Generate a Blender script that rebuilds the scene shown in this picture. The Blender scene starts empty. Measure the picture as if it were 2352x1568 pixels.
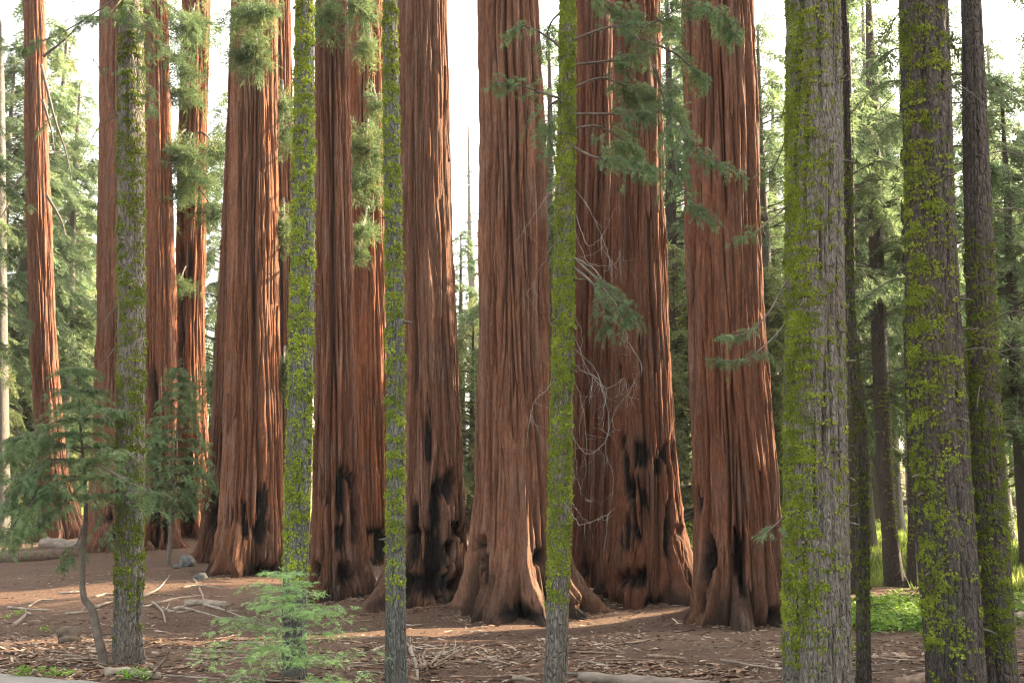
import bpy, math
import numpy as np

# ------------------------------------------------------------------ camera, world, sun, exposure
scene = bpy.context.scene
COL = scene.collection
CAM_Z, PITCH, FPX = 3.0, math.radians(7.5), 2287.0      # focal length in pixels of a 2352 wide picture
cam = bpy.data.cameras.new('camera')
cam.sensor_width = 36.0
cam.lens = FPX / 2352.0 * 36.0
cam.clip_start, cam.clip_end = 0.1, 6000.0
camo = bpy.data.objects.new('camera', cam)
COL.objects.link(camo)
camo.location = (0, 0, CAM_Z)
camo.rotation_euler = (math.pi / 2 + PITCH, 0, 0)
scene.camera = camo

SUN_EL, SUN_AZ = math.radians(27), math.radians(65)      # behind the grove, to the right
world = bpy.data.worlds.new('World')
scene.world = world
world.use_nodes = True
wn = world.node_tree.nodes
sky = wn.new('ShaderNodeTexSky')
sky.sky_type = 'NISHITA'
sky.sun_disc = False
sky.sun_elevation, sky.sun_rotation = SUN_EL, SUN_AZ
sky.air_density, sky.dust_density, sky.ozone_density = 1.0, 4.0, 0.6
wn['Background'].inputs['Strength'].default_value = 0.15
pale = wn.new('ShaderNodeHueSaturation')                 # sky colour desaturated, then warmed, to take out its blue cast
pale.inputs['Saturation'].default_value = 0.30
warm = wn.new('ShaderNodeMix')
warm.data_type, warm.blend_type = 'RGBA', 'MULTIPLY'
warm.inputs[0].default_value = 1.0
warm.inputs[7].default_value = (1.06, 1.0, 0.90, 1)
world.node_tree.links.new(sky.outputs[0], pale.inputs['Color'])
world.node_tree.links.new(pale.outputs[0], warm.inputs[6])
world.node_tree.links.new(warm.outputs[2], wn['Background'].inputs['Color'])

sun = bpy.data.lights.new('sun', 'SUN')
sun.energy, sun.angle, sun.color = 5.0, math.radians(0.5), (1.0, 0.76, 0.48)
suno = bpy.data.objects.new('sun', sun)
COL.objects.link(suno)
suno.location = (60, 60, 80)
suno.rotation_euler = (math.pi / 2 - SUN_EL, 0, math.pi - SUN_AZ)

scene.view_settings.view_transform = 'Standard'
scene.view_settings.look = 'None'
scene.view_settings.gamma = 1.0
scene.view_settings.use_curve_mapping = False
scene.view_settings.exposure = 2.9
scene.cycles.filter_width = 1.15
scene.cycles.max_bounces = 6
scene.cycles.diffuse_bounces = 4
scene.cycles.glossy_bounces = 1
scene.cycles.transmission_bounces = 4

rng = np.random.default_rng(7)

# ------------------------------------------------------------------ small maths helpers
def ray(px, py):
    """direction through a point of the photograph measured on a 2352 x 1568 copy"""
    cx, cy = (px - 1176) / FPX, (784 - py) / FPX
    return np.array([cx, math.cos(PITCH) - cy * math.sin(PITCH), math.sin(PITCH) + cy * math.cos(PITCH)])

def at(px, py, d):
    """the point of that line of sight in the vertical plane y = d"""
    v = ray(px, py)
    return np.array([0, 0, CAM_Z]) + v * (d / v[1])

def to_px(P):
    y, z = P[..., 1], P[..., 2] - CAM_Z
    w = y * math.cos(PITCH) + z * math.sin(PITCH)
    u = -y * math.sin(PITCH) + z * math.cos(PITCH)
    return 1176 + FPX * P[..., 0] / w, 784 - FPX * u / w

def sstep(a, b, x):
    t = np.clip((x - a) / (b - a), 0, 1)
    return t * t * (3 - 2 * t)

def _hash(i, j, k, seed):
    h = (i * 374761393 + j * 668265263 + k * 2147483647 + seed * 974634777) & 0xFFFFFFFF
    h = ((h ^ (h >> 13)) * 1274126177) & 0xFFFFFFFF
    return ((h ^ (h >> 16)) & 0xFFFFFF) / float(0xFFFFFF)

def vnoise(x, y, z=None, seed=0):
    x, y = np.asarray(x, float), np.asarray(y, float)
    z = np.zeros_like(x) if z is None else np.asarray(z, float)
    x, y, z = np.broadcast_arrays(x, y, z)
    i, j, k = (np.floor(a).astype(np.int64) for a in (x, y, z))
    f, g, h = x - i, y - j, z - k
    f, g, h = (t * t * (3 - 2 * t) for t in (f, g, h))
    r = 0
    for a in (0, 1):
        for b in (0, 1):
            for c in (0, 1):
                r = r + _hash(i + a, j + b, k + c, seed) * (f if a else 1 - f) * (g if b else 1 - g) * (h if c else 1 - h)
    return r

def fbm(x, y, z=None, seed=0, octv=4):
    s, a, t = 0, 1.0, 0
    for o in range(octv):
        m = 2.03 ** o
        s = s + a * vnoise(np.asarray(x) * m, np.asarray(y) * m, None if z is None else np.asarray(z) * m, seed + o * 17)
        t += a
        a *= 0.5
    return s / t

MOUNDS = [(-14.0, 42, .35, 5), (-6.5, 34, .25, 4), (-2.6, 34, .3, 4), (.3, 31.5, .35, 4.5), (5.2, 34, .25, 4.5), (6.6, 30, .4, 4.2),
          (-23, 60, .5, 8), (-19.5, 60, .6, 6)]

def hgt(x, y):
    """height of the forest floor"""
    x, y = np.asarray(x, float), np.asarray(y, float)
    h = 1.4 * (1 - sstep(3, 12, y)) - 1.4 * sstep(14, 30, y)
    near = 1 - sstep(60, 140, y)
    h = h + (fbm(x * .12, y * .12, seed=3) - .5) * .5 * near * sstep(10, 24, y)
    h = h + (fbm(x * .6, y * .6, seed=5, octv=3) - .5) * .16 * near
    h = h + (vnoise(x * 2.6, y * 2.6, seed=9) - .5) * .035 * (1 - sstep(30, 60, y))
    for mx, my, mh, mr in MOUNDS:
        h = h + mh * np.exp(-((x - mx) ** 2 + (y - my) ** 2) / mr ** 2)
    h = h + 0.035 * np.clip(y - 95, 0, 400) + 5 * (fbm(x * .01, y * .01, seed=11) - .5) * sstep(110, 220, y)
    return h

def floor_at(px, py):
    """where the line of sight meets the forest floor"""
    v = ray(px, py)
    v = v / v[1]
    d = np.arange(8, 260, .02)
    z = CAM_Z + v[2] * d
    x = v[0] * d
    k = np.argmax(z < hgt(x, d))
    k = k if z[k] < hgt(x[k], d[k]) else len(d) - 1
    return np.array([x[k], d[k], float(hgt(x[k], d[k]))])

# ------------------------------------------------------------------ object helpers
def build(name, V, F, mat, parent=None, attrs=None, smooth=True, loc=None):
    """V: (N,3); F: list of face arrays, each (M,3) or (M,4)"""
    me = bpy.data.meshes.new(name)
    V = np.asarray(V, np.float32)
    F = [np.asarray(f, np.int32) for f in F if len(f)]
    idx = np.concatenate([f.ravel() for f in F])
    tot = np.concatenate([np.full(len(f), f.shape[1], np.int32) for f in F])
    st = np.concatenate([[0], np.cumsum(tot)[:-1]]).astype(np.int32)
    me.vertices.add(len(V))
    me.vertices.foreach_set('co', V.ravel())
    me.loops.add(len(idx))
    me.loops.foreach_set('vertex_index', idx)
    me.polygons.add(len(tot))
    me.polygons.foreach_set('loop_start', st)
    me.polygons.foreach_set('loop_total', tot)
    if smooth:
        me.polygons.foreach_set('use_smooth', np.ones(len(tot), bool))
    for k, a in (attrs or {}).items():
        a = np.asarray(a, np.float32)
        if a.ndim == 1:
            me.attributes.new(k, 'FLOAT', 'POINT').data.foreach_set('value', a)
        else:
            me.attributes.new(k, 'FLOAT_COLOR', 'POINT').data.foreach_set('color', np.c_[a, np.ones(len(a))].astype(np.float32).ravel())
    me.update(calc_edges=True)
    me.materials.append(mat)
    o = bpy.data.objects.new(name, me)
    COL.objects.link(o)
    if parent:
        o.parent = parent
    if loc is not None:
        o.location = loc
    return o

def thing(name, label, cat, loc, group=None):
    o = bpy.data.objects.new(name, None)
    COL.objects.link(o)
    o.location = [float(v) for v in loc]
    o.empty_display_size = .3
    tag(o, label, cat, group)
    return o

def tag(o, label, cat, group=None):
    o['label'], o['category'] = label, cat
    if group:
        o['group'] = group
    return o

def inst(o, parent, M=None):
    c = o.copy()
    COL.objects.link(c)
    c.parent = parent
    return c

class Buf:
    def __init__(self):
        self.V, self.T, self.Q, self.n, self.A = [], [], [], 0, []
    def add(self, V, T=None, Q=None, a=None):
        if T is not None and len(T): self.T.append(np.asarray(T) + self.n)
        if Q is not None and len(Q): self.Q.append(np.asarray(Q) + self.n)
        self.V.append(V); self.n += len(V)
        if a is not None: self.A.append(a)
    def soup(self, T3):
        V = np.asarray(T3).reshape(-1, 3)
        self.add(V, np.arange(len(V)).reshape(-1, 3))
    def out(self, name, mat, parent=None, loc=(0, 0, 0), smooth=True, attr=None):
        V = np.concatenate(self.V) - np.asarray(loc)
        F = []
        if self.T: F.append(np.concatenate(self.T))
        if self.Q: F.append(np.concatenate(self.Q))
        return build(name, V, F, mat, parent, smooth=smooth, attrs={attr: np.concatenate(self.A)} if attr else None)

def curve_pts(P, n):
    """smooth curve (Catmull-Rom) through P"""
    P = np.asarray(P, float)
    if len(P) == 2:
        return P[0] + (P[1] - P[0]) * np.linspace(0, 1, n)[:, None]
    Q = np.vstack([2 * P[0] - P[1], P, 2 * P[-1] - P[-2]])
    t = np.linspace(0, len(P) - 1 - 1e-6, n)
    i = t.astype(int)
    f = (t - i)[:, None]
    a, b, c, d = Q[i], Q[i + 1], Q[i + 2], Q[i + 3]
    return .5 * (2 * b + (c - a) * f + (2 * a - 5 * b + 4 * c - d) * f ** 2 + (3 * b - 3 * c + d - a) * f ** 3)

def tube(buf, P, R, ns=6, rough=0, caps=True, r=rng):
    P = np.asarray(P, float)
    n = len(P)
    R = np.broadcast_to(np.asarray(R, float), (n,))
    T = np.gradient(P, axis=0)
    T /= np.linalg.norm(T, axis=1)[:, None] + 1e-9
    up = np.array([0, 0, 1.]) if abs(T[:, 2]).mean() < .8 else np.array([0, 1., 0])
    A = np.cross(T, up)
    A /= np.linalg.norm(A, axis=1)[:, None] + 1e-9
    B = np.cross(T, A)
    th = np.arange(ns) / ns * 2 * math.pi
    rr = R[:, None] * (1 + (r.random((n, ns)) - .5) * 2 * rough)
    V = P[:, None] + A[:, None] * (rr * np.cos(th))[..., None] + B[:, None] * (rr * np.sin(th))[..., None]
    V = V.reshape(-1, 3)
    i, j = np.meshgrid(np.arange(n - 1), np.arange(ns), indexing='ij')
    Q = np.stack([i * ns + j, i * ns + (j + 1) % ns, (i + 1) * ns + (j + 1) % ns, (i + 1) * ns + j], -1).reshape(-1, 4)
    Tc = None
    if caps:
        V = np.vstack([V, P[0], P[-1]])
        k = np.arange(ns)
        Tc = np.vstack([np.stack([(k + 1) % ns, k, np.full(ns, n * ns)], -1),
                        np.stack([(n - 1) * ns + k, (n - 1) * ns + (k + 1) % ns, np.full(ns, n * ns + 1)], -1)])
    buf.add(V, Tc, Q)

def rot_batch(X, Z):
    """rotation matrices (M,3,3) with columns x, y, z from forward X and approximate up Z"""
    X = X / (np.linalg.norm(X, axis=1)[:, None] + 1e-9)
    Y = np.cross(Z, X)
    Y /= np.linalg.norm(Y, axis=1)[:, None] + 1e-9
    return np.stack([X, Y, np.cross(X, Y)], -1)

def place(lib, pick, R, S, P):
    """soup of transformed copies: lib list of (n,3,3); pick (M,); R (M,3,3); S (M,) or (M,3); P (M,3)"""
    S = np.asarray(S, float)
    S = S[:, None] if S.ndim == 1 else S
    out = []
    for k, L in enumerate(lib):
        m = pick == k
        if not m.any(): continue
        v = L.reshape(-1, 3)[None] * S[m][:, None, :]
        out.append((np.einsum('mij,mvj->mvi', R[m], v) + P[m][:, None]).reshape(-1, 3, 3))
    return np.concatenate(out)

# ------------------------------------------------------------------ materials
def mat_new(name):
    m = bpy.data.materials.new(name)
    m.use_nodes = True
    nt = m.node_tree
    b = nt.nodes['Principled BSDF']
    b.inputs['Roughness'].default_value = .85
    b.inputs['Specular IOR Level'].default_value = .25
    return m, nt, b

def N(nt, typ, **kw):
    n = nt.nodes.new(typ)
    for k, v in kw.items():
        if hasattr(n, k): setattr(n, k, v)
        else: n.inputs[k].default_value = v
    return n

def L(nt, a, b): nt.links.new(a, b)

def noise(nt, vec, scale, detail=4, rough=.55, dist=0):
    n = N(nt, 'ShaderNodeTexNoise', Scale=scale, Detail=detail, Roughness=rough, Distortion=dist)
    if vec is not None: L(nt, vec, n.inputs['Vector'])
    return n.outputs['Fac']

def ramp(nt, fac, stops):
    r = nt.nodes.new('ShaderNodeValToRGB')
    el = r.color_ramp.elements
    while len(el) < len(stops): el.new(.5)
    for e, (p, c) in zip(el, stops):
        e.position = p
        e.color = (*c, 1) if len(c) == 3 else c
    L(nt, fac, r.inputs[0])
    return r.outputs['Color']

def mix(nt, fac, a, b, mode='MIX'):
    m = nt.nodes.new('ShaderNodeMix')
    m.data_type, m.blend_type = 'RGBA', mode
    for s, v in ((0, fac), (6, a), (7, b)):
        if hasattr(v, 'is_output'): L(nt, v, m.inputs[s])
        else: m.inputs[s].default_value = v if s == 0 else (*v, 1)
    return m.outputs[2]

def coords(nt, scale=(1, 1, 1), src='Object'):
    tc = nt.nodes.new('ShaderNodeTexCoord')
    mp = nt.nodes.new('ShaderNodeMapping')
    mp.inputs['Scale'].default_value = scale
    L(nt, tc.outputs[src], mp.inputs[0])
    return mp.outputs[0]

def bump(nt, b, h, strength, dist):
    n = N(nt, 'ShaderNodeBump', Strength=strength, Distance=dist)
    L(nt, h, n.inputs['Height'])
    L(nt, n.outputs[0], b.inputs['Normal'])

def attr(nt, name):
    a = nt.nodes.new('ShaderNodeAttribute')
    a.attribute_name = name
    return a

def redwood_bark():
    m, nt, b = mat_new('redwood_bark')
    fine = noise(nt, coords(nt, (1, 1, .15)), 30, 8, .72, .8)
    wide = noise(nt, coords(nt, (1, 1, .17)), 5.5, 5, .65, 1.2)
    blot = noise(nt, coords(nt, (1, 1, .30)), 1.5, 5, .65)
    blot2 = noise(nt, coords(nt, (1.3, 1.1, .22)), 2.1, 4, .6)
    c1 = ramp(nt, fine, [(.30, (.034, .0145, .009)), (.44, (.098, .044, .025)), (.57, (.178, .086, .052)), (.74, (.33, .205, .145))])
    c2 = ramp(nt, wide, [(.32, (.050, .020, .0115)), (.5, (.135, .060, .035)), (.68, (.265, .148, .098))])
    c = mix(nt, .5, c1, c2)
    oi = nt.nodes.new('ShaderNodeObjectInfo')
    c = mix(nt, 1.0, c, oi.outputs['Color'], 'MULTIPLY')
    c = mix(nt, ramp(nt, blot2, [(.52, (0, 0, 0)), (.70, (.55, .55, .55))]), c, ramp(nt, fine, [(.32, (.07, .026, .012)), (.55, (.22, .088, .04)), (.75, (.34, .17, .095))]))
    weather = ramp(nt, blot, [(.45, (0, 0, 0)), (.72, (1, 1, 1))])
    w2 = nt.nodes.new('ShaderNodeMath'); w2.operation = 'MULTIPLY'; w2.inputs[1].default_value = .65
    L(nt, weather, w2.inputs[0])
    c = mix(nt, w2.outputs[0], c, ramp(nt, fine, [(.3, (.07, .042, .032)), (.7, (.24, .165, .13))]))
    g = attr(nt, 'algae')
    c = mix(nt, g.outputs['Fac'], c, ramp(nt, fine, [(.3, (.05, .042, .03)), (.7, (.18, .155, .11))]))
    ch = attr(nt, 'char')
    c = mix(nt, ch.outputs['Fac'], c, ramp(nt, noise(nt, coords(nt, (1, 1, .6)), 14, 4), [(.4, (.006, .005, .005)), (.75, (.03, .024, .022))]))
    L(nt, c, b.inputs['Base Color'])
    h = nt.nodes.new('ShaderNodeMath'); h.operation = 'ADD'
    L(nt, fine, h.inputs[0]); L(nt, wide, h.inputs[1])
    bump(nt, b, h.outputs[0], 1.0, .09)
    b.inputs['Roughness'].default_value = .92
    return m

def fir_bark(name, lo, mid, hi, warm):
    m, nt, b = mat_new(name)
    pl = nt.nodes.new('ShaderNodeTexVoronoi')
    pl.feature = 'DISTANCE_TO_EDGE'
    pl.inputs['Scale'].default_value = 17
    wv = noise(nt, coords(nt), 6, 3)
    v = coords(nt, (1, 1, .28))
    ad = nt.nodes.new('ShaderNodeVectorMath'); ad.operation = 'ADD'
    sc = nt.nodes.new('ShaderNodeVectorMath'); sc.operation = 'SCALE'; sc.inputs[3].default_value = .05
    L(nt, wv, sc.inputs[0]); L(nt, v, ad.inputs[0]); L(nt, sc.outputs[0], ad.inputs[1])
    L(nt, ad.outputs[0], pl.inputs['Vector'])
    fine = noise(nt, coords(nt, (1, 1, .3)), 40, 6, .65)
    blot = noise(nt, coords(nt, (1, 1, .5)), 2.2, 4)
    c = ramp(nt, fine, [(.3, lo), (.52, mid), (.74, hi)])
    c = mix(nt, ramp(nt, blot, [(.4, (0, 0, 0)), (.8, (.7, .7, .7))]), c, warm)
    L(nt, c, b.inputs['Base Color'])
    cl = nt.nodes.new('ShaderNodeMath'); cl.operation = 'MINIMUM'; cl.inputs[1].default_value = .16
    L(nt, pl.outputs['Distance'], cl.inputs[0])
    s = nt.nodes.new('ShaderNodeMath'); s.operation = 'MULTIPLY_ADD'; s.inputs[1].default_value = 4.5
    L(nt, cl.outputs[0], s.inputs[0]); L(nt, fine, s.inputs[2])
    bump(nt, b, s.outputs[0], 1.0, .06)
    return m

def leafy(name, lo, mid, hi, transl=.35, scale=1.6, rough=.7):
    m, nt, b = mat_new(name)
    geo = nt.nodes.new('ShaderNodeNewGeometry')
    f = noise(nt, coords(nt), scale, 4, .6)
    c = ramp(nt, f, [(.32, lo), (.5, mid), (.68, hi)])
    oi = nt.nodes.new('ShaderNodeObjectInfo')
    hs = nt.nodes.new('ShaderNodeHueSaturation')
    mr = N(nt, 'ShaderNodeMapRange'); mr.inputs[3].default_value = .8; mr.inputs[4].default_value = 1.2
    ri = nt.nodes.new('ShaderNodeMath'); ri.operation = 'ADD'
    L(nt, oi.outputs['Random'], mr.inputs[0])
    L(nt, mr.outputs[0], hs.inputs['Value']); L(nt, c, hs.inputs['Color'])
    isl = N(nt, 'ShaderNodeMapRange'); isl.inputs[3].default_value = .6; isl.inputs[4].default_value = 1.35
    L(nt, geo.outputs['Random Per Island'], isl.inputs[0])
    c = mix(nt, 1.0, hs.outputs[0], isl.outputs[0], 'MULTIPLY')
    L(nt, c, b.inputs['Base Color'])
    b.inputs['Roughness'].default_value = rough
    tr = nt.nodes.new('ShaderNodeBsdfTranslucent')
    L(nt, c, tr.inputs['Color'])
    mx = nt.nodes.new('ShaderNodeMixShader')
    mx.inputs[0].default_value = transl
    L(nt, b.outputs[0], mx.inputs[1]); L(nt, tr.outputs[0], mx.inputs[2])
    L(nt, mx.outputs[0], nt.nodes['Material Output'].inputs['Surface'])
    return m

def woody(name, lo, hi, scale=9, stretch=(1, 1, 1), mid=None):
    m, nt, b = mat_new(name)
    f = noise(nt, coords(nt, stretch), scale, 6, .65)
    L(nt, ramp(nt, f, [(.3, lo), (.7, hi)] if mid is None else [(.3, lo), (.5, mid), (.7, hi)]), b.inputs['Base Color'])
    bump(nt, b, f, .7, .03)
    return m

M_RED = redwood_bark()
M_FIR_GREY = fir_bark('fir_bark_grey', (.045, .042, .037), (.145, .135, .118), (.29, .275, .245), (.14, .112, .09))
M_FIR_BLUE = fir_bark('fir_bark_bluish', (.042, .043, .04), (.125, .13, .12), (.26, .265, .245), (.10, .10, .08))
M_FIR_DARK = fir_bark('fir_bark_dark', (.024, .021, .019), (.068, .060, .054), (.145, .132, .12), (.075, .056, .044))
M_MOSS = leafy('lichen_moss', (.115, .155, .022), (.215, .275, .032), (.34, .42, .052), .4, 3.2)
M_MOSS_DARK = leafy('lichen_moss_olive', (.08, .108, .017), (.14, .182, .022), (.23, .285, .034), .4, 3.2)
M_FIR = leafy('fir_needles', (.066, .118, .052), (.118, .185, .084), (.20, .27, .12), .45)
M_SEQ = leafy('redwood_foliage', (.055, .10, .045), (.10, .15, .06), (.17, .20, .07), .5, .9)
M_YOUNG = leafy('young_fir_needles', (.19, .32, .10), (.27, .43, .16), (.38, .54, .25), .45, 3)
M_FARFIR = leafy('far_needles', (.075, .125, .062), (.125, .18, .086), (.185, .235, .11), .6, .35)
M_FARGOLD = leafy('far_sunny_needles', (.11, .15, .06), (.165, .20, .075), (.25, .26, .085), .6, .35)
M_TWIG = woody('dead_twig_wood', (.11, .10, .088), (.27, .25, .228), 5)
M_BRANCH = woody('branch_bark', (.05, .042, .036), (.14, .12, .10), 6)
M_LOGPALE = woody('bleached_log_wood', (.10, .082, .066), (.27, .232, .195), 7, (.25, 1, 1), (.18, .15, .122))
M_LOGTAN = woody('fallen_stick_wood', (.09, .06, .042), (.27, .20, .15), 8)
M_LOGDARK = woody('dark_log_wood', (.035, .026, .02), (.12, .09, .065), 5)
M_CHAR = woody('charred_wood', (.008, .007, .007), (.05, .045, .042), 8)
M_ROCK = woody('granite', (.035, .036, .036), (.11, .11, .108), 6)
M_COVER = leafy('herb_leaves', (.07, .15, .02), (.13, .25, .03), (.22, .34, .05), .4, 2)
M_GRASS = leafy('meadow_grass', (.10, .16, .03), (.18, .24, .05), (.28, .31, .09), .45, .3)

def litter_mat():
    m, nt, b = mat_new('forest_litter')
    a = attr(nt, 'tone')
    L(nt, a.outputs['Color'], b.inputs['Base Color'])
    return m
M_LITTER = litter_mat()

def ground_mat():
    m, nt, b = mat_new('forest_floor')
    geo = nt.nodes.new('ShaderNodeNewGeometry')
    P = geo.outputs['Position']
    f1 = noise(nt, P, 9, 8, .7)
    f2 = noise(nt, P, .55, 5, .6, .4)
    f3 = noise(nt, P, 34, 6, .7)
    duff = ramp(nt, f1, [(.3, (.028, .0135, .008)), (.5, (.088, .051, .034)), (.66, (.155, .098, .069)), (.8, (.25, .18, .135))])
    dry = ramp(nt, f3, [(.34, (.042, .025, .016)), (.52, (.115, .072, .048)), (.66, (.22, .152, .105)), (.8, (.34, .26, .19))])
    c = mix(nt, attr(nt, 'chips').outputs['Fac'], duff, dry)
    c = mix(nt, ramp(nt, f2, [(.5, (0, 0, 0)), (.68, (.6, .6, .6))]), c, (.088, .047, .031))
    grass = ramp(nt, f3, [(.3, (.07, .10, .02)), (.5, (.15, .20, .04)), (.7, (.28, .30, .09))])
    c = mix(nt, attr(nt, 'green').outputs['Fac'], c, grass)
    L(nt, c, b.inputs['Base Color'])
    hh = nt.nodes.new('ShaderNodeMath'); hh.operation = 'ADD'
    L(nt, f1, hh.inputs[0]); L(nt, f3, hh.inputs[1])
    bump(nt, b, hh.outputs[0], 1.0, .07)
    b.inputs['Roughness'].default_value = .95
    return m

def path_mat():
    m, nt, b = mat_new('path_asphalt')
    f = noise(nt, coords(nt), 60, 4, .7)
    g = noise(nt, coords(nt), 2, 4)
    L(nt, mix(nt, .4, ramp(nt, f, [(.3, (.09, .088, .082)), (.7, (.24, .235, .22))]), ramp(nt, g, [(.3, (.13, .12, .105)), (.7, (.20, .19, .175))])), b.inputs['Base Color'])
    bump(nt, b, f, .5, .01)
    return m

# ------------------------------------------------------------------ ground
def green_mask(x, y):
    n = fbm(x * .16, y * .16, seed=21)
    right = sstep(1.0, 6.0, x - (y - 30) * -.02 - 5 + (n - .5) * 8) * sstep(36, 44, y + (n - .5) * 18)
    left = sstep(0, 8, -x - 20 + (n - .5) * 10) * sstep(66, 76, y + (n - .5) * 14)
    far = sstep(85, 110, y + (n - .5) * 30)
    fade = 1 - .75 * sstep(110, 150, y)
    return np.clip(np.maximum(np.maximum(right, left), far) * fade, 0, 1)

def make_ground():
    t = np.linspace(-1, 1, 261)
    xs = np.sinh(t * 5.4) / math.sinh(5.4) * 1000
    s = np.linspace(0, 1, 321)
    ys = -40 + 48 * np.clip(s / .05, 0, 1) + np.where(s > .05, 0.08 * (np.exp((s - .05) / .95 * 9.38) - 1) + (s - .05) * 60, 0)
    X, Y = np.meshgrid(xs, ys, indexing='ij')
    Z = hgt(X, Y)
    V = np.stack([X, Y, Z], -1).reshape(-1, 3)
    n, k = X.shape
    i, j = np.meshgrid(np.arange(n - 1), np.arange(k - 1), indexing='ij')
    Q = np.stack([i * k + j, (i + 1) * k + j, (i + 1) * k + j + 1, i * k + j + 1], -1).reshape(-1, 4)
    g = green_mask(X, Y).ravel()
    ch = (sstep(.40, .58, fbm(X * .5, Y * .5, seed=31)) * (1 - .75 * sstep(21, 29, Y)) * .8).ravel()
    o = build('ground', V, [Q], ground_mat(), attrs={'green': g, 'chips': ch})
    o['kind'] = 'structure'
make_ground()

def make_path():
    """paved path that clips the lower left corner"""
    edge = np.array([floor_at(-420, 1532)[:2], floor_at(-150, 1538)[:2], floor_at(60, 1548)[:2], floor_at(200, 1558)[:2], floor_at(300, 1576)[:2], floor_at(340, 1600)[:2]])
    e = curve_pts(np.c_[edge, np.zeros(len(edge))], 60)[:, :2]
    e = np.vstack([e, e[-1] + np.array([[.2, -1.5], [.4, -4]])])
    rows = []
    for k in np.linspace(0, 1, 14):
        rows.append(e + np.array([-1.1, -2.6]) * k)
    P = np.array(rows)
    Z = hgt(P[..., 0], P[..., 1]) + .03
    V = np.concatenate([P, Z[..., None]], -1)
    V[0, :, 2] -= .08
    a, b = P.shape[:2]
    i, j = np.meshgrid(np.arange(a - 1), np.arange(b - 1), indexing='ij')
    Q = np.stack([i * b + j, i * b + j + 1, (i + 1) * b + j + 1, (i + 1) * b + j], -1).reshape(-1, 4)[:, ::-1]
    build('path', V.reshape(-1, 3), [Q], path_mat())['kind'] = 'structure'
make_path()

def make_haze():
    m = bpy.data.materials.new('haze_air')
    m.use_nodes = True
    nt = m.node_tree
    nt.nodes.remove(nt.nodes['Principled BSDF'])
    v = nt.nodes.new('ShaderNodeVolumePrincipled')
    v.inputs['Color'].default_value = (.93, .95, .96, 1)
    v.inputs['Density'].default_value = HAZE
    v.inputs['Anisotropy'].default_value = .2
    L(nt, v.outputs[0], nt.nodes['Material Output'].inputs['Volume'])
    x, y0, y1, z0, z1 = 1010, -60, 1020, -8, 72
    V = np.array([[a, b, c] for c in (z0, z1) for a, b in ((-x, y0), (x, y0), (x, y1), (-x, y1))], float)
    F = np.array([[3, 2, 1, 0], [4, 5, 6, 7], [0, 1, 5, 4], [1, 2, 6, 5], [2, 3, 7, 6], [3, 0, 4, 7]])
    o = build('haze', V, [F], m, smooth=False)
    o['kind'] = 'stuff'
    tag(o, 'thin bright air that pales the far trees', 'haze')
HAZE = 0.00014
make_haze()

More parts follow.
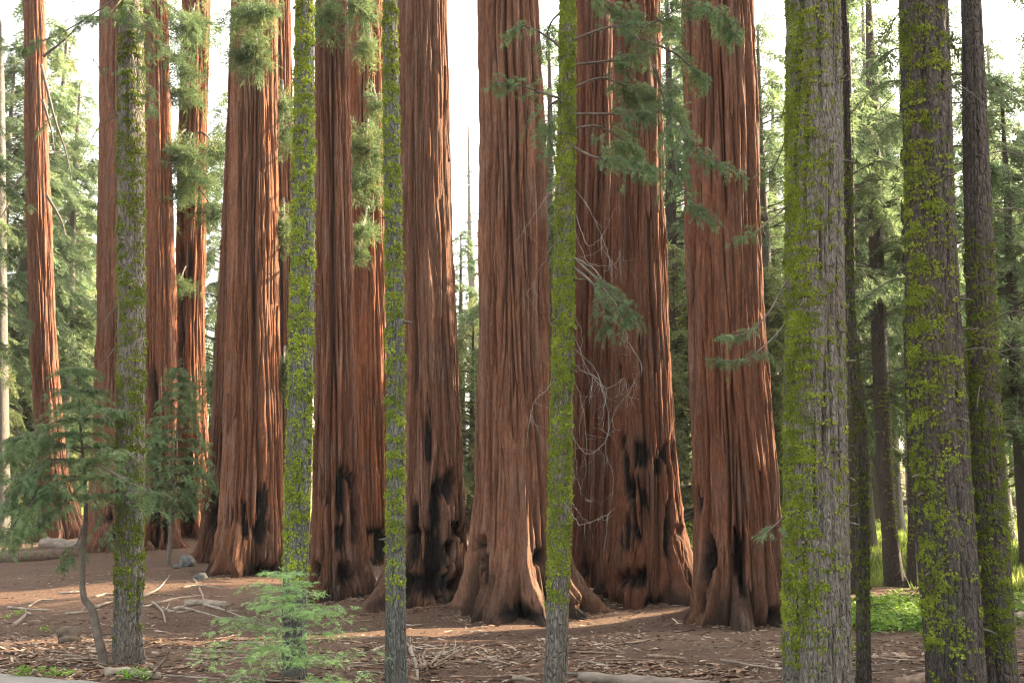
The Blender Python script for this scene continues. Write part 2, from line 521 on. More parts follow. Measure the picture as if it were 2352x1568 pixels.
# ------------------------------------------------------------------ trunks
def trunk(name, prof, D, ztop, nseg, nz, grooves, mat, parent, base, seed, lobes=None, scars=(), algae=None, flare=0.0, rough=.012, lean_end=None):
    """prof: [(py, left px, right px)] of the trunk's outline, read in the plane y = D"""
    r = np.random.default_rng(seed)
    pr = sorted(prof, key=lambda p: -p[0])
    zk, xk, rk = [], [], []
    for py, a, b in pr:
        A, B = at(a, py, D), at(b, py, D)
        zk.append((A[2] + B[2]) / 2); xk.append((A[0] + B[0]) / 2); rk.append((B[0] - A[0]) / 2)
    zk, xk, rk = map(np.array, (zk, xk, rk))
    sl = (xk[-1] - xk[0]) / (zk[-1] - zk[0])
    zb = base[2] - .7
    fz = np.linspace(zk[0], zk[-1], 60)
    def smooth(v):
        q = np.interp(fz, zk, v)
        q2 = np.concatenate([np.full(4, q[0]) - (np.arange(4, 0, -1)) * (q[1] - q[0]), q, np.full(4, q[-1]) + np.arange(1, 5) * (q[-1] - q[-2])])
        return np.convolve(q2, np.ones(9) / 9, 'valid')
    xs, rs = smooth(xk), smooth(rk)
    vis = zk[-1]
    nt_ = int(nz * .12)
    z = np.concatenate([np.linspace(0, 1, nz - nt_) ** 1.12 * (vis + .6 - zb) + zb, np.linspace(vis + .6, ztop, nt_ + 1)[1:]])
    xc = np.interp(z, fz, xs)
    rc = np.interp(z, fz, rs)
    up = np.clip(z - vis, 0, None)
    xc = xc + up * sl * .8
    rc = rc * (1 - .75 * up / max(ztop - vis, 1))
    low = np.clip(fz[0] - z, 0, None)
    rc = rc + low * .35 * (1 if flare else .15)
    th = np.arange(nseg) / nseg * 2 * math.pi - math.pi / 2        # -pi/2 faces the photograph's side
    if flare:                                                      # finer where the grove is looked at
        u = np.arange(nseg) / nseg * 2 - 1
        th = -math.pi / 2 + np.where(abs(u) < .8, u / .8 * 1.8, np.sign(u) * (1.8 + (abs(u) - .8) / .2 * (math.pi - 1.8)))
    TH, Z = np.meshgrid(th, z, indexing='xy')                      # rows z
    Rr = np.repeat(rc[:, None], nseg, 1)
    hz = np.clip(z - base[2], 0, None)[:, None]
    if lobes:
        nl, amp, hl = lobes
        for _ in range(nl):
            t0, w = r.uniform(0, 2 * math.pi), r.uniform(.08, .24)
            d = np.angle(np.exp(1j * (TH - t0 - .04 * r.normal() * hz)))
            Rr += rc[:, None] * amp * r.uniform(.4, 1.25) * np.exp(-(d / w) ** 2) * np.exp(-hz / (hl * r.uniform(.5, 1.2)))
        for _ in range(34 if flare else 0):                          # finer buttress ribs
            t0, w = r.uniform(0, 2 * math.pi), r.uniform(.025, .07)
            d = np.angle(np.exp(1j * (TH - t0 - .05 * r.normal() * hz)))
            Rr += rc[:, None] * r.uniform(.04, .14) * np.exp(-(d / w) ** 2) * np.exp(-hz / r.uniform(.5, 1.8))
        Rr -= rc[:, None] * amp * .5 * np.exp(-hz / hl)
    # slow bulges
    cx, sy = np.cos(TH), np.sin(TH)
    Rr *= 1 + .07 * (fbm(cx * 1.4 + seed, sy * 1.4, Z * .10, seed=seed, octv=2) - .5) * (2.0 if flare else 1)
    ang = 0
    dz = ztop - zb
    for n, depth, width, mean, lmin, lmax in grooves:
        for _ in range(n):
            ln = r.uniform(lmin, lmax)
            z0 = r.uniform(zb - ln * .6, min(ztop, vis + 1))
            i0, i1 = np.searchsorted(z, [z0, z0 + ln])
            if i1 - i0 < 2: continue
            zz = z[i0:i1]
            f1, f2 = r.uniform(.25, .7), r.uniform(.9, 2.2)
            tj = r.uniform(0, 2 * math.pi) + mean * (math.sin(f1 * 5) * 0 + np.sin(f1 * zz + r.uniform(0, 6.3)) + .45 * np.sin(f2 * zz + r.uniform(0, 6.3))) + r.normal() * .004 * (zz - z0)
            win = np.clip(np.minimum(zz - z0, z0 + ln - zz) / (ln * .22 + .05), 0, 1)
            wj = width * r.uniform(.6, 1.5)
            d = np.angle(np.exp(1j * (TH[i0:i1] - tj[:, None])))
            Rr[i0:i1] -= (depth * r.uniform(.4, 1.3) * win)[:, None] * np.exp(-np.abs(d / wj) ** 1.5)
    if flare:                                                      # neighbouring bark plates stand at different heights
        for wd, am, zl in ((.17, .055, 4.2), (.085, .03, 2.3)):
            mean_r = float(np.mean(rc[:len(rc) // 2]))
            c_ = (np.unwrap(th)[None] + math.pi) * mean_r / wd + 1.1 * np.sin(Z * .5 + seed) + 2.2 * (vnoise(Z * .45, cx * 3, sy * 3, seed=seed + 21) - .5)
            ci = np.floor(c_).astype(np.int64)
            cz = np.floor(Z / zl + _hash(ci, ci * 0, ci * 0, seed + 1) * 7).astype(np.int64)
            Rr += am * (_hash(ci, cz, ci * 0, seed + 2) - .5) * 1.6 * np.clip(np.minimum(c_ - ci, ci + 1 - c_) * 6, 0, 1) - am * .4
    Rr += rc[:, None] * rough * (vnoise(cx * 26 + 9, sy * 26, Z * .7, seed=seed + 3) - .5) * 2
    if flare:
        k = np.exp(-hz / 1.3)
        Rr += rc[:, None] * .30 * np.exp(-hz / 1.6) * (fbm(cx * 24 + 5, sy * 24, Z * 2.2, seed=seed + 6, octv=3) - .5)
        Rr += rc[:, None] * .5 * k * (fbm(cx * 5 + 5, sy * 5, Z * .9, seed=seed + 5, octv=4) - .5)
    X = xc[:, None] + Rr * cx
    Y = D + Rr * sy
    P = np.stack([X, Y, Z], -1)
    at_ = {}
    if flare:
        char = np.zeros(X.shape)
        if len(scars):
            px, py = to_px(P)
            front = np.clip(-sy * 3 - .1, 0, 1)
            wob = (fbm(X * 4.5, Z * 1.3, seed=seed + 8, octv=4) - .5)
            wo2 = (fbm(X * 16, Z * 2.2, seed=seed + 9, octv=3) - .5)
            for sx, sy_, hw, hh, rec in scars:
                q = np.sqrt(np.abs((px - sx) / hw) ** 2.6 + np.abs((py - sy_) / hh) ** 2.6)
                mk = sstep(1.15, .80, q + wob * 2.2 + wo2 * 1.3) * front
                char = np.maximum(char, mk)
                Rr = Rr - rec * 1.5 * mk
            X = xc[:, None] + Rr * cx
            Y = D + Rr * sy
            P = np.stack([X, Y, Z], -1)
        soot = sstep(.62, .80, fbm(cx * 2.2 + 3, sy * 2.2, Z * .5, seed=seed + 31, octv=4) + .30 * np.exp(-hz / .8)) * np.exp(-hz / 2.0) * (.85 if len(scars) > 4 else .4)
        char = np.clip(np.maximum(char, soot), 0, 1)
        at_['char'] = char.ravel()
        al = np.zeros(X.shape)
        if algae:
            za, amt = algae
            al = amt * sstep(za, za * .3, np.repeat(hz, nseg, 1) + 3 * (fbm(cx * 3, sy * 3, Z * .35, seed=seed + 4) - .5))
        at_['algae'] = al.ravel()
    V = np.vstack([(P - base).reshape(-1, 3), np.array([[xc[-1], D, ztop]]) - base])
    for k_ in at_: at_[k_] = np.append(at_[k_], 0)
    nzr = len(z)
    i, j = np.meshgrid(np.arange(nzr - 1), np.arange(nseg), indexing='ij')
    Q = np.stack([i * nseg + j, i * nseg + (j + 1) % nseg, (i + 1) * nseg + (j + 1) % nseg, (i + 1) * nseg + j], -1).reshape(-1, 4)
    k = np.arange(nseg)
    T = np.stack([(nzr - 1) * nseg + k, (nzr - 1) * nseg + (k + 1) % nseg, np.full(nseg, nzr * nseg)], -1)
    o = build(name, V, [Q, T], mat, parent, attrs=at_)
    return o, dict(P=P, th=th, z=z, xc=xc, rc=rc, D=D)

RED_G = [(26, .26, .050, .05, 6, 24), (190, .17, .027, .05, 2.0, 9), (260, .085, .017, .05, .8, 4)]

REDWOODS = []
def redwood(prof, base_px, label, tint, scars=(), lobes=(15, .36, 1.1), algae=None, seed=1, seg=270, nz=112, dz=0.0, g=RED_G, gs=1.0):
    bp = floor_at(*base_px)
    D = bp[1] + dz
    w = prof[len(prof) // 2]
    base = np.array([at((w[1] + w[2]) / 2, base_px[1], D)[0], D, float(hgt(bp[0], D))])
    t = thing('giant_redwood', label, 'redwood tree', base, 'giant redwoods of the grove')
    gg = [(n, d * gs, wd, mn, a, b) for n, d, wd, mn, a, b in g]
    o, info = trunk('trunk', prof, D, base[2] + 52, seg, nz, gg, M_RED, t, base, seed, lobes, scars, algae, flare=1.0)
    o.color = (*tint, 1)
    info['root'], info['base'] = t, base
    REDWOODS.append(info)
    return info

S1 = redwood([(1225, 92, 192), (1120, 88, 158), (1040, 85, 148), (800, 70, 130), (400, 60, 112), (0, 55, 100)], (140, 1238),
             'slender leftmost redwood trunk behind the drooping fir sapling', (1.1, .95, .9), seed=11, seg=220, nz=105, gs=.7)
S2 = redwood([(1240, 196, 350), (1150, 205, 342), (1000, 215, 338), (800, 222, 336), (500, 228, 334), (0, 231, 333)], (272, 1250),
             'pale pinkish redwood half hidden behind the left mossy trunk', (1.15, 1.05, 1.05), seed=12, seg=220, nz=105,
             scars=[(300, 1235, 45, 22, .3), (247, 1190, 12, 9, .2)])
S3 = redwood([(1245, 318, 412), (1150, 322, 408), (1000, 328, 407), (700, 333, 405), (400, 334, 396), (0, 330, 384)], (362, 1252),
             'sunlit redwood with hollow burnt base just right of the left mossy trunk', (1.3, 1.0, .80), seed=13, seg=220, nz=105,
             scars=[(358, 1120, 22, 150, .5), (352, 920, 9, 60, .3), (385, 1210, 10, 40, .4)])
S4 = redwood([(1240, 396, 506), (1150, 402, 492), (1000, 402, 476), (800, 402, 468), (400, 408, 474), (0, 418, 482)], (448, 1248),
             'redwood with a long black burn seam and pale dead patch behind the small fir', (1.25, 1.0, .82), seed=14, seg=220, nz=105, dz=2.5,
             scars=[(415, 700, 7, 190, .25), (424, 1160, 20, 90, .6), (438, 620, 6, 40, .2), (488, 1190, 18, 60, .3)])
S4B = redwood([(1245, 455, 570), (1150, 472, 566), (1000, 485, 560), (800, 495, 556), (400, 516, 556), (0, 530, 570)], (505, 1255),
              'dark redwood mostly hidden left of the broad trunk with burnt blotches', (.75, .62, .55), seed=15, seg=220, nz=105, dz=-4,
              scars=[(490, 1180, 18, 50, .3)])
S5 = redwood([(1318, 484, 668), (1250, 499, 656), (1120, 510, 652), (1000, 515, 650), (700, 521, 642), (400, 526, 640), (0, 530, 638)], (568, 1320),
             'broad redwood with burnt blotches low on its front, left of the pale mossy trunk', (1.22, 1.07, .93), seed=16, dz=1.0, algae=(2.5, 0.15),
             scars=[(556, 1172, 13, 22, .12), (600, 1160, 12, 34, .12), (605, 1225, 20, 24, .15), (528, 1190, 8, 24, .1), (610, 1312, 34, 12, .3), (560, 1215, 8, 30, .1)])
S5B = redwood([(1290, 615, 710), (1000, 622, 690), (700, 622, 680), (400, 620, 675), (0, 616, 668)], (650, 1288),
              'narrow strip of redwood trunk seen beside the pale mossy trunk', (1.0, .85, .78), seed=17, seg=220, nz=105)
S6 = redwood([(1385, 702, 868), (1300, 708, 842), (1200, 712, 832), (1000, 716, 824), (700, 720, 815), (400, 720, 808), (0, 720, 800)], (770, 1378),
             'redwood with tall double burn scar and swollen root between two mossy trunks', (1.0, .88, .82), seed=18, dz=1.0, algae=(2.5, 0.12),
             scars=[(785, 1150, 18, 72, .2), (815, 1165, 14, 60, .2), (778, 1230, 14, 40, .15), (800, 1320, 24, 24, .3), (747, 1145, 8, 12, .12), (726, 950, 6, 150, .2), (820, 1215, 12, 40, .2), (722, 1310, 10, 16, .2)])
S7 = redwood([(1300, 800, 930), (1200, 808, 912), (1000, 808, 902), (700, 806, 894), (400, 802, 889), (0, 798, 884)], (862, 1298),
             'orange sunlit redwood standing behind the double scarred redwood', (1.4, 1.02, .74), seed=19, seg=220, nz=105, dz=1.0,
             scars=[(862, 1222, 22, 7, .2), (875, 1255, 24, 30, .2), (850, 1290, 12, 18, .2)])
S8 = redwood([(1388, 868, 1082), (1300, 884, 1083), (1200, 894, 1079), (1000, 902, 1066), (700, 908, 1047), (400, 910, 1036), (0, 912, 1028)], (982, 1385),
             'smooth grey brown redwood with blackened knotted base left of the white sky gap', (1.02, 1.04, 1.07), seed=20, dz=1.0, algae=(3, 0.10), gs=.62,
             scars=[(1020, 1120, 24, 36, .15), (1002, 1160, 13, 60, .15), (983, 1000, 7, 60, .1), (954, 1178, 9, 26, .1), (968, 1225, 26, 16, .2), (1044, 1212, 17, 12, .2), (1000, 1285, 30, 62, .2),
                    (950, 1255, 16, 40, .15), (1040, 1340, 28, 30, .3), (980, 1340, 40, 22, .2), (930, 1360, 16, 30, .15), (1063, 1180, 8, 60, .1)])
S9 = redwood([(1415, 1040, 1372), (1350, 1060, 1335), (1290, 1074, 1312), (1200, 1086, 1295), (1000, 1091, 1275), (700, 1098, 1264), (400, 1099, 1256), (0, 1096, 1240)], (1190, 1418),
             'foremost central redwood with widely flared root right of the white sky gap', (1.22, 1.16, 1.12), seed=21, seg=300, nz=115, dz=1.4, algae=(2.2, 0.20), lobes=(17, .42, 1.1),
             scars=[(1108, 1250, 18, 12, .3), (1112, 1290, 9, 40, .25), (1172, 1408, 34, 20, .1), (1240, 1280, 14, 12, .3), (1355, 1405, 26, 20, .15), (1230, 1415, 20, 12, .2)])
S10B = redwood([(1345, 1296, 1420), (1250, 1300, 1416), (1000, 1306, 1424), (700, 1312, 1430), (400, 1314, 1434), (0, 1318, 1436)], (1350, 1350),
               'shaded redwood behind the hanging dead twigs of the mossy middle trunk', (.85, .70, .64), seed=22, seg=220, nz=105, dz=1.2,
               scars=[(1345, 1305, 10, 30, .3)])
S10 = redwood([(1388, 1362, 1590), (1320, 1378, 1580), (1200, 1392, 1571), (1000, 1402, 1552), (700, 1405, 1536), (400, 1406, 1527), (0, 1410, 1516)], (1480, 1385),
              'redwood with square black burn patch and column of charred blotches', (1.0, .82, .74), seed=23, seg=300, nz=115, dz=1.0,
              scars=[(1477, 1048, 17, 30, .15), (1528, 1042, 18, 24, .12), (1436, 1060, 9, 60, .1), (1455, 1120, 16, 26, .12), (1467, 1170, 20, 50, .15), (1440, 1210, 14, 40, .1), (1466, 1210, 16, 26, .12),
                     (1432, 1018, 9, 24, .08), (1455, 1330, 32, 20, .3), (1520, 1075, 16, 12, .1), (1562, 1220, 12, 14, .2), (1425, 850, 7, 12, .08), (1536, 1230, 8, 60, .12), (1507, 1388, 22, 10, .1)])
S11 = redwood([(1435, 1572, 1815), (1380, 1580, 1806), (1300, 1586, 1800), (1200, 1588, 1795), (1000, 1583, 1775), (700, 1577, 1756), (400, 1571, 1745), (0, 1565, 1735)], (1690, 1438),
              'rightmost thick redwood with two tall black burn slots at its foot', (1.0, .83, .74), seed=24, seg=300, nz=115, dz=1.2, algae=(2.4, 0.20),
              scars=[(1701, 1292, 16, 68, .45), (1627, 1265, 13, 46, .2), (1620, 1300, 9, 50, .15), (1602, 1150, 8, 40, .1), (1790, 1420, 26, 22, .25), (1612, 1380, 8, 30, .15)])

def bark_strips(info, n, seed, tint):
    """long slabs of bark that stand a little off the trunk"""
    r = np.random.default_rng(seed)
    P, th, z = info['P'], info['th'], info['z']
    vis = to_px(P[:, 0])[1]
    rows = np.nonzero((z > info['base'][2] + .8) & (z < info['base'][2] + 16))[0]
    f = np.nonzero(abs(th + math.pi / 2) < 1.35)[0]
    for k in range(n):
        i0 = int(r.choice(rows)); m = int(r.integers(8, 22)); i1 = min(i0 + m, len(z) - 14)
        if i1 - i0 < 5: continue
        ii = np.linspace(i0, i1, 9).astype(int)
        t0 = th[int(r.choice(f))]; dt = r.normal() * .06
        tt = t0 + dt * np.linspace(0, 1, 9) + r.normal() * .015 * np.sin(np.linspace(0, 3, 9))
        rad = np.array([np.median(np.hypot(P[i, :, 0] - info['xc'][i], P[i, :, 1] - info['D'])[f]) for i in ii])
        w = r.uniform(.035, .085) * np.array([.15, .6, .9, 1, 1, .95, .8, .5, .12])
        lift = r.uniform(.0, .05) + .02 * np.abs(np.linspace(-1, 1, 9)) ** 2 * r.choice([-1, 1.5])
        V = []
        for q in range(9):
            for s_, o_ in ((-1, -.05), (-.7, .035), (.2, .05), (.75, .03), (1, -.05)):
                a = tt[q] + s_ * w[q] / rad[q]
                R_ = rad[q] + lift[q] + o_ + r.normal() * .006
                V.append([info['xc'][ii[q]] + R_ * math.cos(a), info['D'] + R_ * math.sin(a), z[ii[q]]])
        Q = [[q * 5 + c, q * 5 + c + 1, q * 5 + c + 6, q * 5 + c + 5] for q in range(8) for c in range(4)]
        o = build('bark_strip', np.array(V) - info['base'], [np.array(Q)], M_RED, info['root'], smooth=False)
        o.color = (*tint, 1)
for k, (T_, n) in enumerate([(S5, 26), (S6, 20), (S8, 22), (S9, 36), (S10, 30), (S11, 34), (S3, 10), (S2, 8), (S7, 8), (S10B, 10)]):
    c = T_['root'].children[0].color
    bark_strips(T_, n, 640 + k, tuple(v * (1.0 + .12 * ((k * 7) % 3 - 1)) for v in c[:3]))

# mossy firs ------------------------------------------------------------------
FIR_G = [(140, .022, .07, .06, .4, 2.0), (220, .014, .045, .06, .15, .8)]
FIR_BIG = [(260, .045, .045, .05, .4, 2.2), (420, .028, .028, .05, .15, .8)]
FIRS = []
def mossy_fir(prof, base_px, label, mat, seed, seg=80, nz=230, g=FIR_G, name='mossy_fir', cat='fir tree', group='moss covered fir trunks', ztop=24, lobes=(7, .30, .45), D=None):
    if base_px is not None and D is None:
        bp = floor_at(*base_px); D = bp[1]
    w = sorted(prof)[-1]
    x = at((w[1] + w[2]) / 2, w[0], D)[0]
    base = np.array([x, D, float(hgt(x, D))])
    t = thing(name, label, cat, base, group)
    o, info = trunk('trunk', prof, D, base[2] + ztop, seg, nz, g, mat, t, base, seed, lobes, rough=.02)
    info['root'], info['base'] = t, base
    FIRS.append(info)
    return info

M1 = mossy_fir([(1520, 254, 326), (1470, 258, 325), (1400, 262, 326), (1200, 268, 330), (800, 272, 332), (300, 272, 332), (0, 275, 326)], (290, 1521),
               'mossy trunk standing beside the crooked sapling at left', M_FIR_GREY, 41)
M3 = mossy_fir([(1560, 646, 702), (1400, 650, 704), (1100, 655, 715), (800, 665, 720), (400, 672, 722), (0, 680, 720)], (672, 1556),
               'pale bluish trunk with bright moss tufts rising behind the bright young fir', M_FIR_BLUE, 43)
M4 = mossy_fir([(1572, 880, 936), (1500, 884, 933), (1200, 888, 930), (800, 888, 930), (400, 882, 920), (0, 880, 912)], (908, 1574),
               'thin straight mossy trunk in front of the smooth grey brown redwood', M_FIR_BLUE, 44)
M5 = mossy_fir([(1582, 1248, 1306), (1500, 1252, 1306), (1200, 1258, 1310), (800, 1268, 1316), (400, 1278, 1320), (0, 1288, 1322)], (1278, 1582),
               'slim fir with ring on ring of moss, hanging boughs and dead twigs', M_FIR_GREY, 45)
M6 = mossy_fir([(1615, 1793, 1960), (1568, 1797, 1954), (1200, 1800, 1946), (800, 1803, 1940), (400, 1805, 1935), (0, 1808, 1930)], (1875, 1612),
               'thickest grey fir trunk with moss down its left side', M_FIR_GREY, 46, seg=220, nz=105, g=FIR_BIG)
M8 = mossy_fir([(1615, 2138, 2268), (1568, 2135, 2262), (1200, 2105, 2235), (800, 2085, 2206), (400, 2080, 2186), (0, 2067, 2175)], (2202, 1612),
               'leaning dark fir trunk with moss bands, second from the right edge', M_FIR_DARK, 48, seg=110, nz=260, g=FIR_BIG)
M9 = mossy_fir([(1600, 2274, 2340), (1568, 2270, 2335), (1200, 2240, 2312), (800, 2225, 2290), (400, 2213, 2272), (0, 2208, 2252)], (2306, 1598),
               'slender blackish fir trunk nearest the right edge of the forest view', M_FIR_DARK, 49, seg=100, nz=320)
M7 = mossy_fir([(1585, 1966, 2000), (1300, 1967, 1997), (1050, 1963, 1995), (950, 1958, 1992), (880, 1948, 1978), (800, 1942, 1967), (400, 1934, 1956), (100, 1930, 1948)], (1983, 1580),
               'thin dark crooked trunk wrapped in moss close behind the thickest grey fir', M_FIR_DARK, 47, seg=60, nz=260, ztop=13)
R1 = mossy_fir([(1500, 2228, 2278), (1300, 2222, 2262), (1000, 2206, 2238), (600, 2165, 2192), (200, 2120, 2146)], (2255, 1462),
               'mossy trunk half hidden behind the leaning dark fir', M_FIR_DARK, 50, seg=60, nz=160)
R2 = mossy_fir([(1348, 2030, 2080), (1320, 2032, 2070), (1200, 2024, 2060), (1000, 2010, 2046), (600, 1996, 2030), (200, 1990, 2018)], (2052, 1345),
               'leaning mossy trunk on the low mound in the green clearing', M_FIR_DARK, 51, seg=60, nz=140, ztop=26)
R3 = mossy_fir([(1348, 2082, 2110), (1200, 2086, 2102), (1000, 2082, 2097), (830, 2077, 2091), (300, 2066, 2078)], (2096, 1348),
               'pencil thin mossy trunk on the low mound in the green clearing', M_FIR_DARK, 52, seg=40, nz=120, ztop=22)
R4 = mossy_fir([(1360, 1952, 1976), (1150, 1950, 1972), (800, 1948, 1966), (300, 1944, 1960)], (1964, 1362),
               'faint mossy trunk standing behind the thin dark crooked trunk', M_FIR_DARK, 53, seg=40, nz=120)
R5 = mossy_fir([(1250, -14, 24), (1000, -12, 20), (650, -10, 15), (200, -8, 10)], (4, 1246),
               'grey trunk cut by the left edge of the view', M_FIR_GREY, 54, seg=50, nz=120, ztop=34)

# ------------------------------------------------------------------ moss tufts
def fuzz(r, blades):
    """one fuzzy knob of lichen, about unit radius, standing on z = 0"""
    u = r.normal(size=(blades, 3)); u /= np.linalg.norm(u, axis=1)[:, None]; u[:, 2] = np.abs(u[:, 2])
    p = u * np.array([.45, .45, .4])
    d = u + r.normal(size=u.shape) * .55
    s1 = np.cross(d, r.normal(size=d.shape)); s1 /= np.linalg.norm(s1, axis=1)[:, None]
    w = r.uniform(.11, .20, (blades, 1)); l = r.uniform(.25, .52, (blades, 1))
    out = [np.stack([p + s1 * w, p - s1 * w, p + d * l], 1)]
    a = np.arange(4) / 4 * 2 * math.pi + r.uniform(0, 1)
    rim = np.stack([np.cos(a) * .55, np.sin(a) * .55, np.full(4, -.2)], -1)
    out.append(np.stack([rim, np.roll(rim, -1, 0), np.tile([0, 0, .45], (4, 1))], 1))
    return np.concatenate(out)

def clump(r):
    out = []
    for c in range(9):
        o = np.array([(c - 4) * .2 + r.normal() * .12, r.normal() * .24, 0])
        out.append(fuzz(r, 14) * r.uniform(.26, .44) + o)
    return np.concatenate(out)
_r = np.random.default_rng(5)
TUFT_SMALL = [fuzz(_r, 6) for _ in range(8)]
TUFT_BIG = [clump(_r) for _ in range(6)]
TUFT_MESH = {}
for mm in (M_MOSS, M_MOSS_DARK):
    lst = []
    for Lb in TUFT_BIG:
        V = Lb.reshape(-1, 3)
        o = build('moss_tuft', V, [np.arange(len(V)).reshape(-1, 3)], mm, smooth=False)
        lst.append(o.data)
        bpy.data.objects.remove(o)
    TUFT_MESH[mm.name] = lst

def moss(info, dens, n, size, seed, mat=M_MOSS, top=40):
    """dens(theta, height above base, px, py) -> weight. The largest tufts are parts of their own, the rest is one part."""
    r = np.random.default_rng(seed)
    P, th, z = info['P'], info['th'], info['z']
    m = (z > info['base'][2]) & (z < info['P'][..., 2].max() * .62)
    rows = np.nonzero(m)[0]
    TH, H = np.meshgrid(th, z[rows] - info['base'][2])
    px, py = to_px(P[rows])
    vis = (py > -80)
    dzr = np.gradient(z)[rows][:, None]
    W = dens(TH, H, px, py) * vis * np.where(np.sin(TH) < .25, 1, .35) * dzr
    W = W.ravel() / W.sum()
    pick = r.choice(len(W), n, p=W)
    pi, ti = pick // len(th), pick % len(th)
    pts = P[rows][pi, ti] + r.normal(size=(n, 3)) * np.array([.008, .008, .02])
    tt = th[ti]
    nrm = np.stack([np.cos(tt), np.sin(tt), np.full(n, .25)], -1)
    tan = np.stack([-np.sin(tt), np.cos(tt), r.normal(size=n) * .25], -1)
    R = rot_batch(tan, nrm)
    s = size * np.clip(np.exp(r.normal(size=n) * .34), .4, 1.55)
    order = np.argsort(-s)
    S3 = np.stack([s, s, s], -1)
    for q in order[:top]:
        o = bpy.data.objects.new('moss_tuft', TUFT_MESH[mat.name][int(r.integers(6))])
        COL.objects.link(o)
        o.parent = info['root']
        from mathutils import Matrix
        mw = Matrix([[*(R[q][a] * S3[q]), pts[q][a] - info['base'][a]] for a in range(3)] + [[0, 0, 0, 1]])
        o.matrix_basis = mw
    rest = order[top:]
    k = 7                                                      # knobs in one clump
    q = np.repeat(rest, k)
    m = len(q)
    off = np.stack([r.normal(size=m) * .62, r.normal(size=m) * .34, np.full(m, .0)], -1) * s[q][:, None]
    ang = tt[q] + off[:, 0] / np.interp(pts[q][:, 2], info['z'], info['rc'])     # wrap the clump round the trunk
    rad = np.interp(pts[q][:, 2], info['z'], info['rc'])
    pp = np.stack([pts[q][:, 0] + rad * (np.cos(ang) - np.cos(tt[q])), pts[q][:, 1] + rad * (np.sin(ang) - np.sin(tt[q])), pts[q][:, 2] + off[:, 1]], -1)
    nn = np.stack([np.cos(ang), np.sin(ang), r.normal(size=m) * .3 + .2], -1)
    tn = np.stack([-np.sin(ang), np.cos(ang), r.normal(size=m) * .4], -1)
    T = place(TUFT_SMALL, r.integers(0, 8, m), rot_batch(tn, nn), s[q] * r.uniform(.30, .58, m), pp - info['base'])
    b = Buf(); b.soup(T)
    o = b.out('moss', mat, info['root'], smooth=False)
    o['kind'] = 'stuff'

def bands(period, sharp, z0, z1, fade=1.2, side=None, seed=0):
    def f(th, h, px, py):
        n = fbm(np.cos(th) * 2.2, np.sin(th) * 2.2, h * .9, seed=seed + 60, octv=2)
        hb = h / period + .6 * n + .15 * np.sin(th * 3 + seed)
        b = np.exp(-((hb - np.round(hb)) / .16) ** 2)
        w = (1 - sharp + sharp * b) * sstep(.25, .52, fbm(np.cos(th) * 3, np.sin(th) * 3, h * 2.4, seed=seed + 70, octv=3) + .06)
        w = w * sstep(z0, z0 + fade, h) * (1 - sstep(z1 - 1, z1 + 1, h))
        if side is not None:
            d = np.angle(np.exp(1j * (th - side[0])))
            w = w * (side[2] + (1 - side[2]) * np.exp(-(d / side[1]) ** 2))
        return w
    return f

moss(M1, bands(.22, .6, .35, 11.5, 1.0, seed=1), 1724, 0.067, 101, M_MOSS_DARK)
moss(M3, bands(.24, .8, .9, 20, 1.2, (-1.9, 1.5, .35), seed=2), 1035, 0.078, 102)
moss(M4, bands(.26, .85, .9, 20, 1.4, seed=3), 1150, 0.065, 103)
moss(M5, bands(.17, .5, .9, 20, .9, seed=4), 2645, 0.063, 104)
moss(M6, bands(.2, .4, .3, 20, .8, (-2.65, .72, .06), seed=5), 2875, 0.065, 105)
moss(M8, bands(.42, .7, .2, 20, .8, (-2.6, .8, .10), seed=6), 1265, 0.074, 106)
moss(M9, bands(.2, .5, .2, 6.2, .6, seed=7), 1035, 0.063, 107, M_MOSS_DARK)
moss(M7, bands(.2, .3, .2, 20, .5, seed=8), 700, .048, 108, M_MOSS_DARK)
moss(R1, bands(.25, .4, .3, 20, .5, seed=9), 260, .075, 109, M_MOSS_DARK, 10)
moss(R2, bands(.35, .2, 1.0, 8, .8, (-.9, .9, .05), seed=10), 260, .08, 110, M_MOSS, 6)
moss(R3, bands(.35, .2, .8, 12, .8, seed=11), 200, .07, 111, M_MOSS, 6)
moss(R4, bands(.35, .2, .4, 7, .8, seed=12), 160, .07, 112, M_MOSS_DARK, 4)

# ------------------------------------------------------------------ needle sprays
def blade(p, d, up, l, w):
    s = np.cross(d, up); s /= np.linalg.norm(s) + 1e-9
    return [p - s * w * .5 + d * l * .12, p + s * w * .5 + d * l * .12, p + d * l]

def spray_lib(n, seed, side=11, sub=3, w=.045, lift=.10, droop=.12):
    """flat fan of twigs: unit long along +X, lying in XY"""
    r = np.random.default_rng(seed)
    lib = []
    for _ in range(n):
        T = []
        up = np.array([0, 0, 1.])
        T.append([np.array([0, -.012, 0]), np.array([0, .012, 0]), np.array([1, 0, -droop])])
        for k in range(side):
            x = .06 + .9 * k / side
            for sg in (-1, 1):
                xx = x + r.uniform(-.03, .03)
                p = np.array([xx, 0, -droop * xx * xx])
                ang = math.radians(r.uniform(38, 62)) * sg
                d = np.array([math.cos(ang), math.sin(ang), r.normal() * lift - .05]); d /= np.linalg.norm(d)
                l = .46 * (1 - xx * .72) * r.uniform(.7, 1.15)
                T.append(blade(p, d, up, l, w))
                for q in range(sub):
                    f = (q + .7) / (sub + .6)
                    for s2 in ((-1, 1) if sub > 1 else (r.choice([-1, 1]),)):
                        a2 = ang + math.radians(r.uniform(30, 55)) * s2
                        d2 = np.array([math.cos(a2), math.sin(a2), r.normal() * lift])
                        T.append(blade(p + d * l * f, d2, up, l * .42 * (1.15 - f * .5), w * .85))
        lib.append(np.array(T, float))
    return lib

